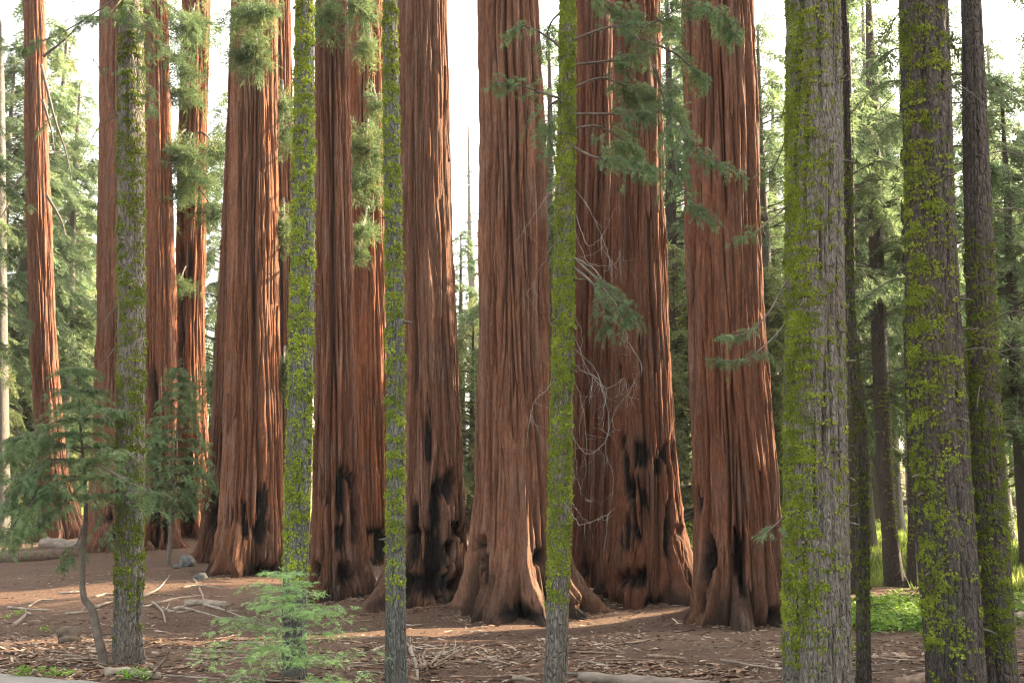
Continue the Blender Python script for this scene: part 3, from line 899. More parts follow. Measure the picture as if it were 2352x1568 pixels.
def tuft_spray_lib(n, seed, cords=16, sub=3, w=.05):
    """rounded redwood foliage: cords curving out of a twig in all directions"""
    r = np.random.default_rng(seed)
    lib = []
    for _ in range(n):
        T = []
        for k in range(cords):
            p = np.array([k / cords * .75, 0, 0])
            d = np.array([r.uniform(.3, 1), r.normal() * .7, r.normal() * .6]); d /= np.linalg.norm(d)
            l = r.uniform(.25, .5)
            T.append(blade(p, d, r.normal(size=3), l, w))
            for q in range(sub):
                d2 = d + r.normal(size=3) * .55
                T.append(blade(p + d * l * (q + 1) / (sub + 1.2), d2, r.normal(size=3), l * .5, w))
        lib.append(np.array(T, float))
    return lib

FAN = spray_lib(8, 1, 7, 1, .060, .22, .3)
FAN_FAR = spray_lib(6, 2, 8, 1, .07, .2, .2)
FAN_LOW = spray_lib(6, 4, 5, 0, .13, .25, .2)
FAN_FINE = spray_lib(8, 5, 6, 1, .085, .25, .35)
TUFTY = tuft_spray_lib(6, 3, 11, 2, .042)

def sprays_along(P, n, size, r, lib, start=.25, droop=.35, flat=.25, spread=1.0, end_only=False):
    """sprays to both sides of the curve P, shrinking to the tip"""
    m = len(P)
    t = start + (1 - start) * r.random(n) ** (.8)
    t[0] = .97
    i = np.clip((t * (m - 1)).astype(int), 0, m - 2)
    f = (t * (m - 1) - i)[:, None]
    p = P[i] * (1 - f) + P[i + 1] * f
    T = P[i + 1] - P[i]; T /= np.linalg.norm(T, axis=1)[:, None]
    up = np.array([0, 0, 1.]) + r.normal(size=(n, 3)) * flat
    side = np.cross(T, up); side /= np.linalg.norm(side, axis=1)[:, None]
    a = np.radians(r.uniform(25, 75, n)) * np.where(np.arange(n) % 2, 1, -1) * spread
    X = T * np.cos(a)[:, None] + side * np.sin(a)[:, None]
    X[:, 2] -= droop * r.uniform(.3, 1.3, n)
    s = size * (1.15 - .6 * t) * r.uniform(.65, 1.25, n)
    return place(lib, r.integers(0, len(lib), n), rot_batch(X, up), s, p)

def bough(info, pts, n, size, style, seed, r0=.03, start=.3, droop=.35, needles=None, wood=None, flat=.25, spread=1.0, extra=0):
    """one branch part with its foliage sub-part. pts: [(px, py, depth)]; depth None -> the trunk's axis"""
    r = np.random.default_rng(seed)
    root, base = info['root'], info['base']
    P = curve_pts([at(a, b, info['D'] if d is None else d) for a, b, d in pts], 26)
    b = Buf()
    tube(b, P, np.linspace(r0, r0 * .25, 26), 6, .12, r=r)
    ends = []
    nt_ = int(n * .85) + extra * 3 if n else 0
    span = np.linalg.norm(P[-1] - P[0])
    for e in range(nt_):                                       # side twigs that carry the needles
        tt = start + (1 - start) * r.random() ** .9
        k = min(int(tt * 25), 24)
        d = P[k + 1] - P[k]; d /= np.linalg.norm(d)
        sd = np.cross(d, np.array([0, 0, 1.]) + r.normal(size=3) * .3); sd *= r.choice([-1, 1]) / np.linalg.norm(sd)
        ln = size * r.uniform(.5, 1.5) * (1.25 - .7 * tt) * spread
        h = d * r.uniform(.3, .9) + sd * r.uniform(.4, 1.0); h /= np.linalg.norm(h)
        q = curve_pts([P[k], P[k] + h * ln * .55 + np.array([0, 0, .03 * ln]), P[k] + h * ln + np.array([0, 0, -droop * ln * r.uniform(.2, 1.3)])], 7)
        tube(b, q, np.linspace(r0 * .28, r0 * .1, 7), 4, .1, False, r=r)
        ends.append(q)
    br = b.out('branch', wood or M_BRANCH, root, base)
    if n:
        fb = Buf()
        lib = {'fan': FAN_FINE, 'far': FAN_FAR, 'tuft': TUFTY}[style]
        for q in ends:
            ln = np.linalg.norm(q[-1] - q[0])
            fb.soup(sprays_along(q, max(4, int(ln / size * 11)), size * .46, r, lib, .12, droop * .8, flat * 1.8))
        fb.soup(sprays_along(P[-9:], 8, size * .5, r, lib, .1, droop, flat))
        fo = fb.out('foliage', needles or M_FIR, br, base, smooth=False)
    return br

# boughs of the slim middle fir (over the two right redwoods)
dM = M5['D']
for k, (pts, n, sz, ex, dr) in enumerate([
    ([(1308, 96, None), (1400, 62, dM - .3), (1480, 60, dM - .6), (1580, 8, dM - 1.0)], 34, .42, 3, .3),
    ([(1310, -60, None), (1370, -10, dM), (1470, 40, dM + .3)], 24, .42, 2, .5),
    ([(1310, 150, None), (1400, 140, dM + .2), (1470, 130, dM + .3), (1560, 60, dM + .2)], 28, .42, 2, .45),
    ([(1306, 205, None), (1380, 180, dM + .5), (1450, 205, dM + .8), (1500, 240, dM + 1.0)], 30, .42, 3, .6),
    ([(1304, 262, None), (1400, 262, dM - .2), (1480, 268, dM - .3), (1545, 240, dM - .5)], 34, .40, 3, .5),
    ([(1302, 330, None), (1370, 362, dM - .3), (1440, 372, dM - .4), (1505, 395, dM - .5)], 40, .36, 3, .35),
    ([(1302, 300, None), (1370, 290, dM + .6), (1440, 330, dM + 1.1), (1480, 390, dM + 1.3)], 30, .42, 3, .7),
    ([(1300, 230, None), (1250, 215, dM - .2), (1190, 195, dM - .4), (1140, 190, dM - .5)], 18, .34, 1, .3),
    ([(1300, 120, None), (1250, 80, dM - .2), (1200, 60, dM - .3), (1168, 75, dM - .4)], 14, .30, 1, .5),
    ([(1296, 225, None), (1262, 245, dM + .2), (1262, 290, dM + .3), (1268, 345, dM + .3)], 18, .36, 1, .6),
    ([(1296, 20, None), (1262, 60, dM + .3), (1255, 130, dM + .4)], 10, .34, 1, .6),
    ([(1312, -70, None), (1431, 55, dM + .3), (1490, 120, dM + .4), (1526, 210, dM + .5), (1600, 340, dM + .3), (1705, 400, dM + .1)], 46, .38, 4, .45),
    ([(1500, 150, dM + .4), (1530, 250, dM + .7), (1560, 420, dM + .9), (1640, 520, dM + .9)], 34, .40, 4, .55),
    ([(1480, 90, dM + .4), (1560, 130, dM + .6), (1625, 200, dM + .7)], 22, .38, 2, .45),
    ([(1320, -90, None), (1520, -60, dM + .6), (1620, 10, dM + .7), (1690, 80, dM + .8)], 44, .42, 4, .5),
    ([(1316, 592, None), (1370, 640, dM - .3), (1430, 700, dM - .5), (1448, 740, dM - .5)], 30, .30, 2, .6),
    ([(1312, 610, None), (1360, 650, dM - .5), (1385, 700, dM - .6), (1395, 760, dM - .7)], 20, .28, 2, .6),
]):
    bough(M5, pts, n, sz, 'fan', 300 + k, .022, .32 if k not in (11,) else .55, dr, extra=ex)

# dead twigs hanging from the slim middle fir
def dead_twigs():
    r = np.random.default_rng(77)
    hand = [[(1316, 590), (1372, 622), (1420, 680), (1448, 740), (1455, 800)], [(1316, 800), (1380, 860), (1396, 960), (1394, 1050), (1408, 1100), (1402, 1180)],
            [(1314, 832), (1370, 870), (1392, 910), (1400, 990)], [(1316, 770), (1350, 840), (1385, 890), (1430, 870), (1440, 900), (1432, 940)],
            [(1312, 960), (1322, 1010), (1330, 1060), (1322, 1110)], [(1314, 1000), (1350, 1050), (1385, 1020), (1400, 950), (1440, 900)],
            [(1312, 1080), (1340, 1130), (1380, 1150)], [(1312, 1180), (1335, 1215), (1380, 1195), (1402, 1170)], [(1312, 1130), (1330, 1180), (1360, 1200)],
            [(1316, 480), (1350, 560), (1380, 540), (1410, 480)], [(1316, 520), (1345, 600), (1395, 600), (1420, 560)], [(1318, 430), (1370, 500), (1395, 580), (1402, 640)],
            [(1268, 880), (1220, 930), (1206, 980)], [(1275, 560), (1240, 600), (1210, 660), (1186, 720)], [(1278, 420), (1240, 470), (1176, 560)],
            [(1316, 870), (1345, 960), (1350, 1060), (1340, 1130)], [(1430, 760), (1470, 850), (1450, 900), (1460, 930)], [(1316, 690), (1340, 760), (1342, 820), (1370, 900)]]
    root, base = M5['root'], M5['base']
    for k, h in enumerate(hand):
        b = Buf()
        n = len(h)
        dd = np.linspace(0, r.uniform(-.9, .4), n)
        P = curve_pts([at(x + r.normal() * 2, y, M5['D'] + dd[i]) for i, (x, y) in enumerate(h)], 24)
        P[3:] += np.cumsum(r.normal(size=(21, 3)) * .013, 0)
        tube(b, P, np.linspace(.0065 if k else .014, .0025, 24), 5, .2, r=r)
        for _ in range(r.integers(3, 8)):
            i = int(r.integers(5, 22))
            d = r.normal(size=3) * .16 + np.array([0, 0, -.24])
            q = curve_pts([P[i], P[i] + d * .6, P[i] + d * 1.1 + r.normal(size=3) * .1], 7)
            tube(b, q, np.linspace(.0035, .0018, 7), 4, .1, r=r)
        b.out('dead_branch', M_TWIG, root, base)
dead_twigs()

# boughs of the other near firs
dA = M6['D']
for k, (pts, n, sz) in enumerate([
    ([(1812, 470, None), (1770, 505, dA - .3), (1730, 535, dA - .5), (1690, 545, dA - .6)], 14, .26),
    ([(1810, 640, None), (1760, 725, dA - .3), (1710, 765, dA - .5), (1655, 775, dA - .6)], 22, .28),
    ([(1808, 740, None), (1760, 790, dA - .4), (1710, 825, dA - .6), (1650, 828, dA - .8)], 24, .28),
    ([(1808, 1180, None), (1775, 1210, dA - .3), (1740, 1236, dA - .5)], 12, .22),
    ([(1812, 300, None), (1780, 380, dA + .3), (1745, 430, dA + .5)], 8, .24)]):
    bough(M6, pts, n, sz, 'fan', 340 + k, .014, .4, .25)
dB = M1['D']
for k, (pts, n, sz, ex) in enumerate([
    ([(300, -40, None), (270, 10, dB - .4), (230, 45, dB - .7), (190, 40, dB - .9)], 22, .34, 2),
    ([(300, 30, None), (330, 45, dB - .5), (352, 70, dB - .8)], 20, .34, 2),
    ([(302, 70, None), (335, 90, dB - .6), (372, 100, dB - .9), (400, 130, dB - 1.1)], 22, .34, 2),
    ([(302, 120, None), (310, 150, dB - .7), (330, 200, dB - 1.0), (352, 255, dB - 1.1)], 22, .30, 2),
    ([(290, -20, None), (170, 60, dB - .4), (80, 100, dB - .7), (-20, 120, dB - .9)], 34, .34, 3),
    ([(300, -80, None), (350, -20, dB - .3), (420, 40, dB - .5), (450, 60, dB - .5)], 28, .34, 3),
    ([(276, 300, None), (240, 180, dB - .3), (210, 130, dB - .4)], 6, .22, 0),
    ([(300, -60, None), (310, 0, dB - .5), (290, 60, dB - .8)], 22, .34, 2)]):
    bough(M1, pts, n, sz, 'fan', 360 + k, .016, .3, .4, extra=ex)
for k, pts in enumerate([[(276, 262), (232, 288), (205, 330), (180, 380)], [(274, 380), (252, 420), (238, 450)], [(274, 445), (258, 455), (240, 490)], [(272, 700), (245, 730), (228, 760)],
                         [(272, 790), (240, 830), (225, 850)]]):
    bough(M1, [(x, y, M1['D'] - .12 * i) for i, (x, y) in enumerate(pts)], 0, .1, 'fan', 380 + k, .013)
for k, pts in enumerate([[(95, 150), (125, 270), (150, 345), (166, 420)], [(98, 230), (118, 300), (126, 360)], [(60, 395), (30, 430), (18, 470), (0, 505)], [(100, 130), (150, 90), (178, 60)], [(108, 450), (140, 505), (150, 540)]]):
    bough(S1, [(x, y, S1['D'] - .5 * i - .6) for i, (x, y) in enumerate(pts)], 5, .9, 'far', 390 + k, .10, needles=M_FARFIR)

def upper_boughs(info, z0, z1, n, ln, seed, needles=None, green=1.0, r0=None):
    r = np.random.default_rng(seed)
    for k in range(n):
        z = r.uniform(z0, z1)
        i = int(np.argmin(abs(info['z'] - z)))
        a = r.uniform(0, 2 * math.pi)
        l_ = ln * r.uniform(.5, 1.2)
        p = np.array([info['xc'][i], info['D'], info['z'][i]])
        d = np.array([math.cos(a), math.sin(a), 0])
        P = curve_pts([p, p + d * l_ * .5 + [0, 0, .06 * l_], p + d * l_ + [0, 0, -.35 * l_]], 12)
        b = Buf(); R0 = r0 or .04 * (ln / 3) ** .5
        tube(b, P, np.linspace(1, .3, 12) * R0, 5, .1, r=r)
        for q in range(3):
            j = int(r.integers(3, 11)); e = np.array([r.normal() * .3, r.normal() * .3, -r.uniform(.1, .5)]) * ln * .25
            tube(b, curve_pts([P[j], P[j] + e * .5, P[j] + e + r.normal(size=3) * .05], 5), np.linspace(.3, .12, 5) * R0, 4, .1, False, r=r)
        br = b.out('branch' if r.random() < green else 'dead_branch', M_BRANCH, info['root'], info['base'])
        if br.name.startswith('branch'):
            fb = Buf(); fb.soup(sprays_along(P, int(16 * l_ / 2) + 6, 1.0, r, FAN_FAR, .2, .45, .35))
            fb.out('foliage', needles or M_FARFIR, br, info['base'], smooth=False)
for k, (T_, z0, z1, n, ln) in enumerate([(R1, 6, 17, 24, 2.6), (R2, 5.5, 19, 46, 3.0), (R3, 9.5, 18, 24, 2.4), (R4, 8, 18, 26, 2.8)]):
    upper_boughs(T_, z0, z1, n, ln, 560 + k)
upper_boughs(M9, 2.5, 9.5, 14, 1.5, 570, green=0, r0=.013)
upper_boughs(M7, 1.0, 9, 16, .9, 571, green=0, r0=.011)
upper_boughs(M8, 4.5, 9.5, 6, 1.2, 572, green=0, r0=.012)

def stubs(info, n, seed, z1=8.5):
    r = np.random.default_rng(seed)
    for k in range(n):
        z = info['base'][2] + r.uniform(.8, z1)
        i = int(np.argmin(abs(info['z'] - z)))
        a = -math.pi / 2 + r.normal() * .95
        d = np.array([math.cos(a), math.sin(a), 0])
        p = np.array([info['xc'][i], info['D'], info['z'][i]]) + d * info['rc'][i] * .9
        l_ = r.uniform(.05, .16) + info['rc'][i] * .1
        b = Buf(); tube(b, np.array([p, p + d * l_ * .6 + [0, 0, -.01], p + d * l_ + [r.normal() * .02, 0, r.uniform(-.05, .04)]]), [.022, .016, .008], 6, .2, r=r)
        b.out('branch_stub', M_BRANCH, info['root'], info['base'])
for k, (T_, n) in enumerate([(M1, 6), (M3, 9), (M4, 6), (M5, 6), (M6, 22), (M8, 16), (M9, 8)]):
    stubs(T_, n, 590 + k)

# rounded foliage of the redwoods at left
def puff(info, cx, cy, hw, hh, d, seed, n=70, size=.8, needles=M_SEQ):
    r = np.random.default_rng(seed)
    x0 = info['xc'][np.argmin(abs(info['z'] - at(cx, cy, info['D'])[2]))]
    A = np.array([x0, info['D'], at(cx, cy - hh * .4, info['D'])[2] + 1.0])
    C = at(cx, cy, d)
    b = Buf()
    P = curve_pts([A, (A + C) / 2 + np.array([0, 0, .5]), C], 16)
    tube(b, P, np.linspace(.09, .03, 16), 6, .1, r=r)
    k = d / FPX
    W = np.array([hw * k, hw * k * .9, hh * k])
    nb = 9
    curves = []
    for _ in range(nb):
        u = r.normal(size=3); u /= np.linalg.norm(u)
        e = C + u * W * r.uniform(.5, .85)
        q = curve_pts([P[int(r.integers(9, 16))], (C + e) / 2 + np.array([0, 0, .15]), e + np.array([0, 0, -.2])], 9)
        tube(b, q, np.linspace(.03, .01, 9), 4, .1, r=r)
        curves.append(q)
    br = b.out('branch', M_BRANCH, info['root'], info['base'])
    fb = Buf()
    u = r.normal(size=(n, 3)); u /= np.linalg.norm(u, axis=1)[:, None]
    p = C + u * W * (r.random((n, 1)) ** .55) * r.uniform(.7, 1.5, (n, 1)) * np.where(r.random((n, 1)) < .2, 1.35, 1)
    X = u * np.array([1, 1, .5]) + r.normal(size=(n, 3)) * .4
    X[:, 2] -= .35
    fb.soup(place(TUFTY, r.integers(0, 6, n), rot_batch(X, r.normal(size=(n, 3))), size * r.uniform(.6, 1.25, n), p))
    for q in curves:
        fb.soup(sprays_along(q, 9, size * .9, r, TUFTY, .1, .4))
    fb.out('foliage', needles, br, info['base'], smooth=False)

for k, a in enumerate([
    (S4, 430, 360, 62, 44, 55, 95, 1.1), (S4, 395, 345, 50, 28, 55.5, 60, 1.0), (S4, 455, 415, 48, 34, 55, 60, 1.0), (S3, 358, 520, 20, 32, 56, 40, .9), (S4, 425, 218, 55, 24, 56, 60, 1.0),
    (S4, 400, 150, 62, 38, 55, 80, 1.0), (S4, 440, 60, 55, 60, 56, 90, 1.1), (S3, 370, 30, 40, 50, 55, 60, 1.0), (S4, 410, 655, 56, 14, 56, 45, .8), (S4, 490, 490, 26, 40, 55, 50, .9),
    (S4, 500, 355, 22, 40, 56, 40, .9), (S5, 560, 40, 40, 46, 37, 80, .7), (S5, 590, 120, 26, 60, 37, 70, .7), (S5, 545, 130, 28, 26, 37, 40, .6), (S5, 610, 30, 22, 36, 37, 40, .6),
    (S7, 826, 22, 32, 42, 41, 80, .8), (S6, 752, 40, 34, 42, 31, 70, .6), (S7, 842, 340, 36, 56, 41, 110, .85), (S7, 838, 420, 34, 46, 41, 80, .8), (S7, 835, 532, 26, 24, 42, 45, .7),
    (S7, 822, 585, 16, 20, 42, 26, .6), (S7, 850, 110, 28, 28, 41, 40, .7), (S5B, 650, 315, 22, 44, 43, 45, .7), (S5B, 652, 520, 18, 52, 43, 45, .7), (S5B, 650, 860, 14, 50, 43, 36, .7),
    (S5B, 650, 240, 20, 30, 43, 30, .7), (S4B, 497, 880, 26, 60, 52, 70, .8), (S7, 868, 250, 18, 40, 42, 30, .7), (S3, 395, 445, 40, 18, 55, 40, .9)]):
    puff(a[0], a[1], a[2], a[3], a[4], a[5], 400 + k, int(a[6] * 1.15), a[7] * .95)

# ------------------------------------------------------------------ small firs
def young_fir(name, label, axis, whorls, length, n_per, spray, needles, seed, r0, tip=True, droop=.25, wood=M_BRANCH, up=.2, nsp=8, fans=None, start=.22, bw=None):
    """axis: world points of the stem; whorls: (t0, t1, count); length(t) -> branch length"""
    r = np.random.default_rng(seed)
    base = np.array(axis[0], float)
    t = thing(name, label, 'young fir', base)
    A = curve_pts(axis, 40)
    b = Buf()
    A2 = A.copy(); A2[0, 2] -= .25
    tube(b, A2, np.linspace(r0, r0 * .12, 40), 9, .06, r=r)
    b.out('trunk', wood, t, base)
    t0, t1, cnt = whorls
    for w in range(cnt):
        tt = t0 + (t1 - t0) * (w + r.uniform(-.25, .25)) / max(cnt - 1, 1)
        tt = min(max(tt, 0.01), .995)
        i = tt * 39; p = A[int(i)] + (A[min(int(i) + 1, 39)] - A[int(i)]) * (i - int(i))
        for k in range(n_per):
            a = r.uniform(0, 2 * math.pi)
            ln = length(tt, math.cos(a), math.sin(a)) * r.uniform(.75, 1.15)
            if ln < .05: continue
            d = np.array([math.cos(a), math.sin(a), 0])
            P = curve_pts([p, p + d * ln * .5 + np.array([0, 0, up * ln * .5]), p + d * ln + np.array([0, 0, (up - droop) * ln])], 12)
            bb = Buf()
            tube(bb, P, np.linspace(max(r0 * .22, .006), .003, 12), 5, .1, r=r)
            br = bb.out('branch', bw or wood, t, base)
            fb = Buf()
            sz = spray * (.45 + .55 * min(ln, 1.5) / 1.5)
            fb.soup(sprays_along(P, int(nsp * 1.6), .75 * sz, r, fans or FAN, start, droop * .6, .25))
            for q in range(int(nsp * .9)):
                i = int(r.integers(2, 11)); hd = P[i] - P[i - 1]; hd /= np.linalg.norm(hd)
                sd = np.cross(hd, [0, 0, 1.]) * r.choice([-1, 1])
                c = curve_pts([P[i], P[i] + (hd * .6 + sd) * sz * .5, P[i] + (hd * .8 + sd) * sz * .95 + np.array([0, 0, -droop * sz * .5])], 6)
                fb.soup(sprays_along(c, 4, sz * .55, r, fans or FAN_FINE, .15, droop, .3))
            fb.out('foliage', needles, br, base, smooth=False)
    if tip:
        fb = Buf()
        P = A[-8:]
        fb.soup(sprays_along(P, 10, spray * .5, r, FAN, 0, -.3, .5))
        fb.out('leader_foliage', needles, t, base, smooth=False)
    return t

# bright young fir in front of the pale mossy trunk
g = floor_at(650, 1600)
dY = g[1]
young_fir('young_fir', 'bright green young fir in front of the pale bluish mossy trunk', [g, at(650, 1480, dY), at(649, 1400, dY), at(652, 1308, dY)], (.05, .93, 12),
          lambda t, cx, sy: 1.22 * (1 - t) ** .62 + .10, 5, .36, M_YOUNG, 501, .020, droop=.12, up=.28, nsp=8, start=.12, bw=M_TWIG)
# small fir behind, left of the broad redwood
g = floor_at(388, 1300)
dS = g[1]
young_fir('young_fir', 'small dark fir on a thin bare stem before the burnt hollow redwood', [g, at(392, 1200, dS), at(400, 1100, dS), at(408, 960, dS), at(414, 826, dS)], (.36, .97, 17),
          lambda t, cx, sy: 2.35 * min(1, (1 - t) ** .75 * 1.35) * (.55 if t < .45 else 1) + .15, 6, .72, M_FIR, 502, .10, droop=.45, up=.1, nsp=10, fans=FAN_FAR)
# crooked sapling at left with wide drooping boughs
g = floor_at(238, 1524)
dC = g[1] - .1
young_fir('crooked_sapling', 'crooked fir sapling with wide drooping boughs at far left',
          [at(240, 1526, dC), at(222, 1450, dC), at(212, 1400, dC), at(192, 1370, dC), at(190, 1300, dC), at(197, 1180, dC), at(192, 1060, dC), at(182, 950, dC), at(178, 810, dC)], (.66, .97, 9),
          lambda t, cx, sy: 1.15 * min(1, (1 - t) ** .6 * 1.6) + .1, 6, .42, M_FIR, 503, .075, droop=.28, up=.16, nsp=17)
SAP = dict(root=bpy.data.objects['crooked_sapling'], base=np.array(bpy.data.objects['crooked_sapling'].location), D=dC)
for k, (pts, n, sz, ex) in enumerate([
    ([(190, 1060, None), (240, 1075, dC - .6), (300, 1110, dC - 1.0), (372, 1138, dC - 1.2)], 26, .30, 1),
    ([(192, 1020, None), (230, 1035, dC - .4), (285, 1040, dC - .7)], 18, .32, 2),
    ([(190, 1060, None), (130, 1060, dC - .4), (70, 1090, dC - .6), (10, 1160, dC - .7)], 34, .42, 4),
    ([(190, 1100, None), (120, 1110, dC - .5), (60, 1170, dC - .8), (5, 1235, dC - .9)], 34, .40, 4),
    ([(192, 1040, None), (110, 1010, dC + .3), (40, 1040, dC + .5), (-30, 1120, dC + .7)], 34, .42, 4),
    ([(192, 1110, None), (150, 1150, dC - .6), (110, 1190, dC - .9), (60, 1220, dC - 1.0)], 26, .38, 3),
    ([(193, 1130, None), (225, 1160, dC - .3), (240, 1220, dC - .4), (262, 1260, dC - .3)], 12, .26, 1),
    ([(194, 1200, None), (180, 1240, dC - .3), (160, 1280, dC - .5), (140, 1300, dC - .5)], 12, .28, 1),
    ([(185, 960, None), (120, 970, dC - .4), (70, 1000, dC - .6), (20, 1010, dC - .7)], 26, .38, 3),
    ([(186, 960, None), (230, 940, dC - .4), (280, 945, dC - .5)], 20, .34, 2),
    ([(192, 1150, None), (120, 1150, dC + .4), (60, 1210, dC + .7), (20, 1260, dC + .8)], 26, .38, 3)]):
    bough(SAP, pts, n, sz, 'fan', 520 + k, .018, .28, .45, extra=ex)

# ------------------------------------------------------------------ forest behind
def crown_variant(k, H, lmax, base_f, nb, dense, seed, ragged=.3, needles=M_FARFIR):
    r = np.random.default_rng(seed)
    b, f = Buf(), Buf()
    for q in range(nb):
        u = (q + r.random()) / nb
        z = H * (base_f + (1 - base_f) * u)
        t = (z / H - base_f) / (1 - base_f)
        ln = lmax * ((1 - t) ** .75 * (.45 + .55 * min(1, t * 4 + .25)) + .05) * r.uniform(1 - ragged, 1 + ragged)
        a = r.uniform(0, 2 * math.pi)
        d = np.array([math.cos(a), math.sin(a), 0])
        dr = r.uniform(.25, .6) * (1 - t * .8)
        P = curve_pts([[0, 0, z], d * ln * .5 + np.array([0, 0, z + .10 * ln]), d * ln + np.array([0, 0, z - dr * ln])], 8)
        tube(b, P, np.linspace(.06 * (1 - t) + .02, .012, 8), 4, 0, False, r=r)
        n = max(4, int(dense * ln))
        f.soup(sprays_along(P, n, .95 + .12 * lmax, r, FAN_FAR, .18, .45, .3))
    for _ in range(12):                                       # dead stubs below the crown
        z = H * base_f * r.uniform(.3, 1)
        a = r.uniform(0, 2 * math.pi); ln = lmax * r.uniform(.3, .7)
        d = np.array([math.cos(a), math.sin(a), 0])
        tube(b, curve_pts([[0, 0, z], d * ln * .5 + [0, 0, z - .1 * ln], d * ln + [0, 0, z - .45 * ln]], 6), np.linspace(.035, .01, 6), 4, 0, False, r=r)
    c = f.out('crown', needles, smooth=False)
    w = b.out('branches', M_BRANCH); w['kind'] = 'stuff'
    tb = Buf()
    z = np.linspace(-.8, H * .985, 20)
    P = np.stack([np.sin(z * .11 + seed) * .12, np.cos(z * .13 + seed) * .12, z], -1)
    tube(tb, P, (H / 58) * (1 - z / H * .93) + .015 + .12 * np.exp(-np.clip(z, 0, None) / .8), 12, .05, r=r)
    t = tb.out('trunk', M_FIR_DARK if k % 2 else M_FIR_GREY)
    return (t, w, c)

VARS = [crown_variant(0, 30, 4.2, .16, 150, 6, 601), crown_variant(1, 34, 5.0, .24, 160, 5.5, 602), crown_variant(2, 26, 4.2, .08, 140, 6, 603),
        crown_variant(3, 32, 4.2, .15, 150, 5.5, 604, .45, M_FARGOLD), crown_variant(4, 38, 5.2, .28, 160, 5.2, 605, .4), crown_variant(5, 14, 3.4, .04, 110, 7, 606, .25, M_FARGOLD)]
VH = [30, 34, 26, 32, 38, 14]
used = [False] * len(VARS)

def bg_tree(x, y, H, v, rz, label, group):
    t = thing('conifer', label, 'conifer', (x, y, float(hgt(x, y))), group)
    s = H / VH[v]
    t.scale = (s * (1.15 if s < 1 else 1), s * (1.15 if s < 1 else 1), s)
    t.rotation_euler = (0, 0, rz)
    for o in VARS[v]:
        if not used[v]:
            o.parent = t
        else:
            inst(o, t)
    used[v] = True
    return t

LOOK = ['dense dark', 'tall open', 'compact', 'yellow green ragged', 'very tall loose', 'low bushy']
def bg_px(px, top, d, v, label, group=None):
    if group:
        size = 'cut by top edge' if top < 0 else ('near, tip in view' if d < 70 else 'far, tip in view') if top < 400 else 'short'
        label = f'{LOOK[v]} conifer, {size}, {label}'
    x = at(px, 1000, d)[0]
    z0 = float(hgt(x, d))
    H = at(px, top, d)[2] - z0
    bg_tree(x, d, max(H, 4), v, rng.uniform(0, 6.28), label, group)

GL = 'conifers filling the gap left of the pale pinkish redwood'
LL = 'left of the pale pinkish redwood'
GR = 'conifers behind the firs on the right'
LR = 'behind the two rightmost mossy firs'
for px, top, d, v in [(-190, -250, 52, 1), (30, -60, 80, 0), (95, 60, 100, 3), (-20, 120, 78, 4), (125, 330, 96, 1), (205, 560, 110, 3), (165, 500, 130, 3), (60, 640, 84, 5), (20, 500, 120, 2), (185, 760, 92, 5), (-40, 700, 72, 5), (140, 180, 84, 4)]:
    bg_px(px, top, d, v, LL, GL)
bg_px(497, 210, 86, 1, 'conifer seen through the narrow gap left of the broad blotched redwood')
bg_px(1058, 525, 88, 0, 'pale green conifer low in the white sky gap at centre')
bg_px(1082, 700, 74, 5, 'bushy green conifer beneath the white sky gap at centre')
bg_px(1262, 60, 62, 4, 'dark conifer glimpsed behind the slim fir with moss rings')
for px, top, d, v in [(1548, -120, 60, 1), (1565, 150, 88, 0), (1552, 560, 54, 5)]:
    bg_px(px, top, d, v, 'between the two right redwoods', 'conifers between the two right redwoods')
for px, top, d, v in [(1775, 40, 62, 4), (1790, 330, 90, 0), (1770, 620, 56, 5), (1800, 150, 105, 3)]:
    bg_px(px, top, d, v, 'left of the thickest grey fir', 'conifers left of the thickest grey fir')
for px, top, d, v in [(1980, 40, 58, 0), (2050, 150, 74, 1), (2005, 330, 92, 1), (1960, 250, 112, 3), (2030, -40, 100, 4), (2090, 420, 120, 4)]:
    bg_px(px, top, d, v, 'left of the leaning dark fir', 'conifers right of the thickest grey fir')
for px, top, d, v in [(2200, 430, 90, 0), (2290, 130, 62, 2), (2350, 170, 46, 1), (2330, 90, 95, 4), (2230, 560, 110, 3), (2420, 300, 84, 1)]:
    bg_px(px, top, d, v, LR, GR)

for k, (x, y, H, v) in enumerate([(20, 20, 26, 0), (23.5, 23, 30, 1), (27, 25.5, 32, 4), (22, 27, 26, 2), (27, 30.5, 30, 0), (31, 28, 33, 0), (32, 34.5, 32, 1), (36, 32, 34, 2), (38, 38, 34, 4), (29.5, 50.2, 33, 2), (31.5, 54.8, 35, 0), (35.5, 54, 34, 2), (25, 18, 28, 2),
                                  (42, 35, 34, 0), (17, 15, 22, 2), (75, 120, 40, 1), (90, 130, 40, 0)]):  # conifers added out of view to keep low sun off the floor
    bg_tree(x, y, H, v, k * 1.7, 'tall conifer added beyond the right edge of the view to shade the grove', 'conifers beyond the right edge')

bg_tree(27.5, 40.5, 15, 0, 1.4, 'tall conifer added beyond the right edge of the view to shade the grove', 'conifers beyond the right edge')  # one more added out of view, blocking sun on the central floor

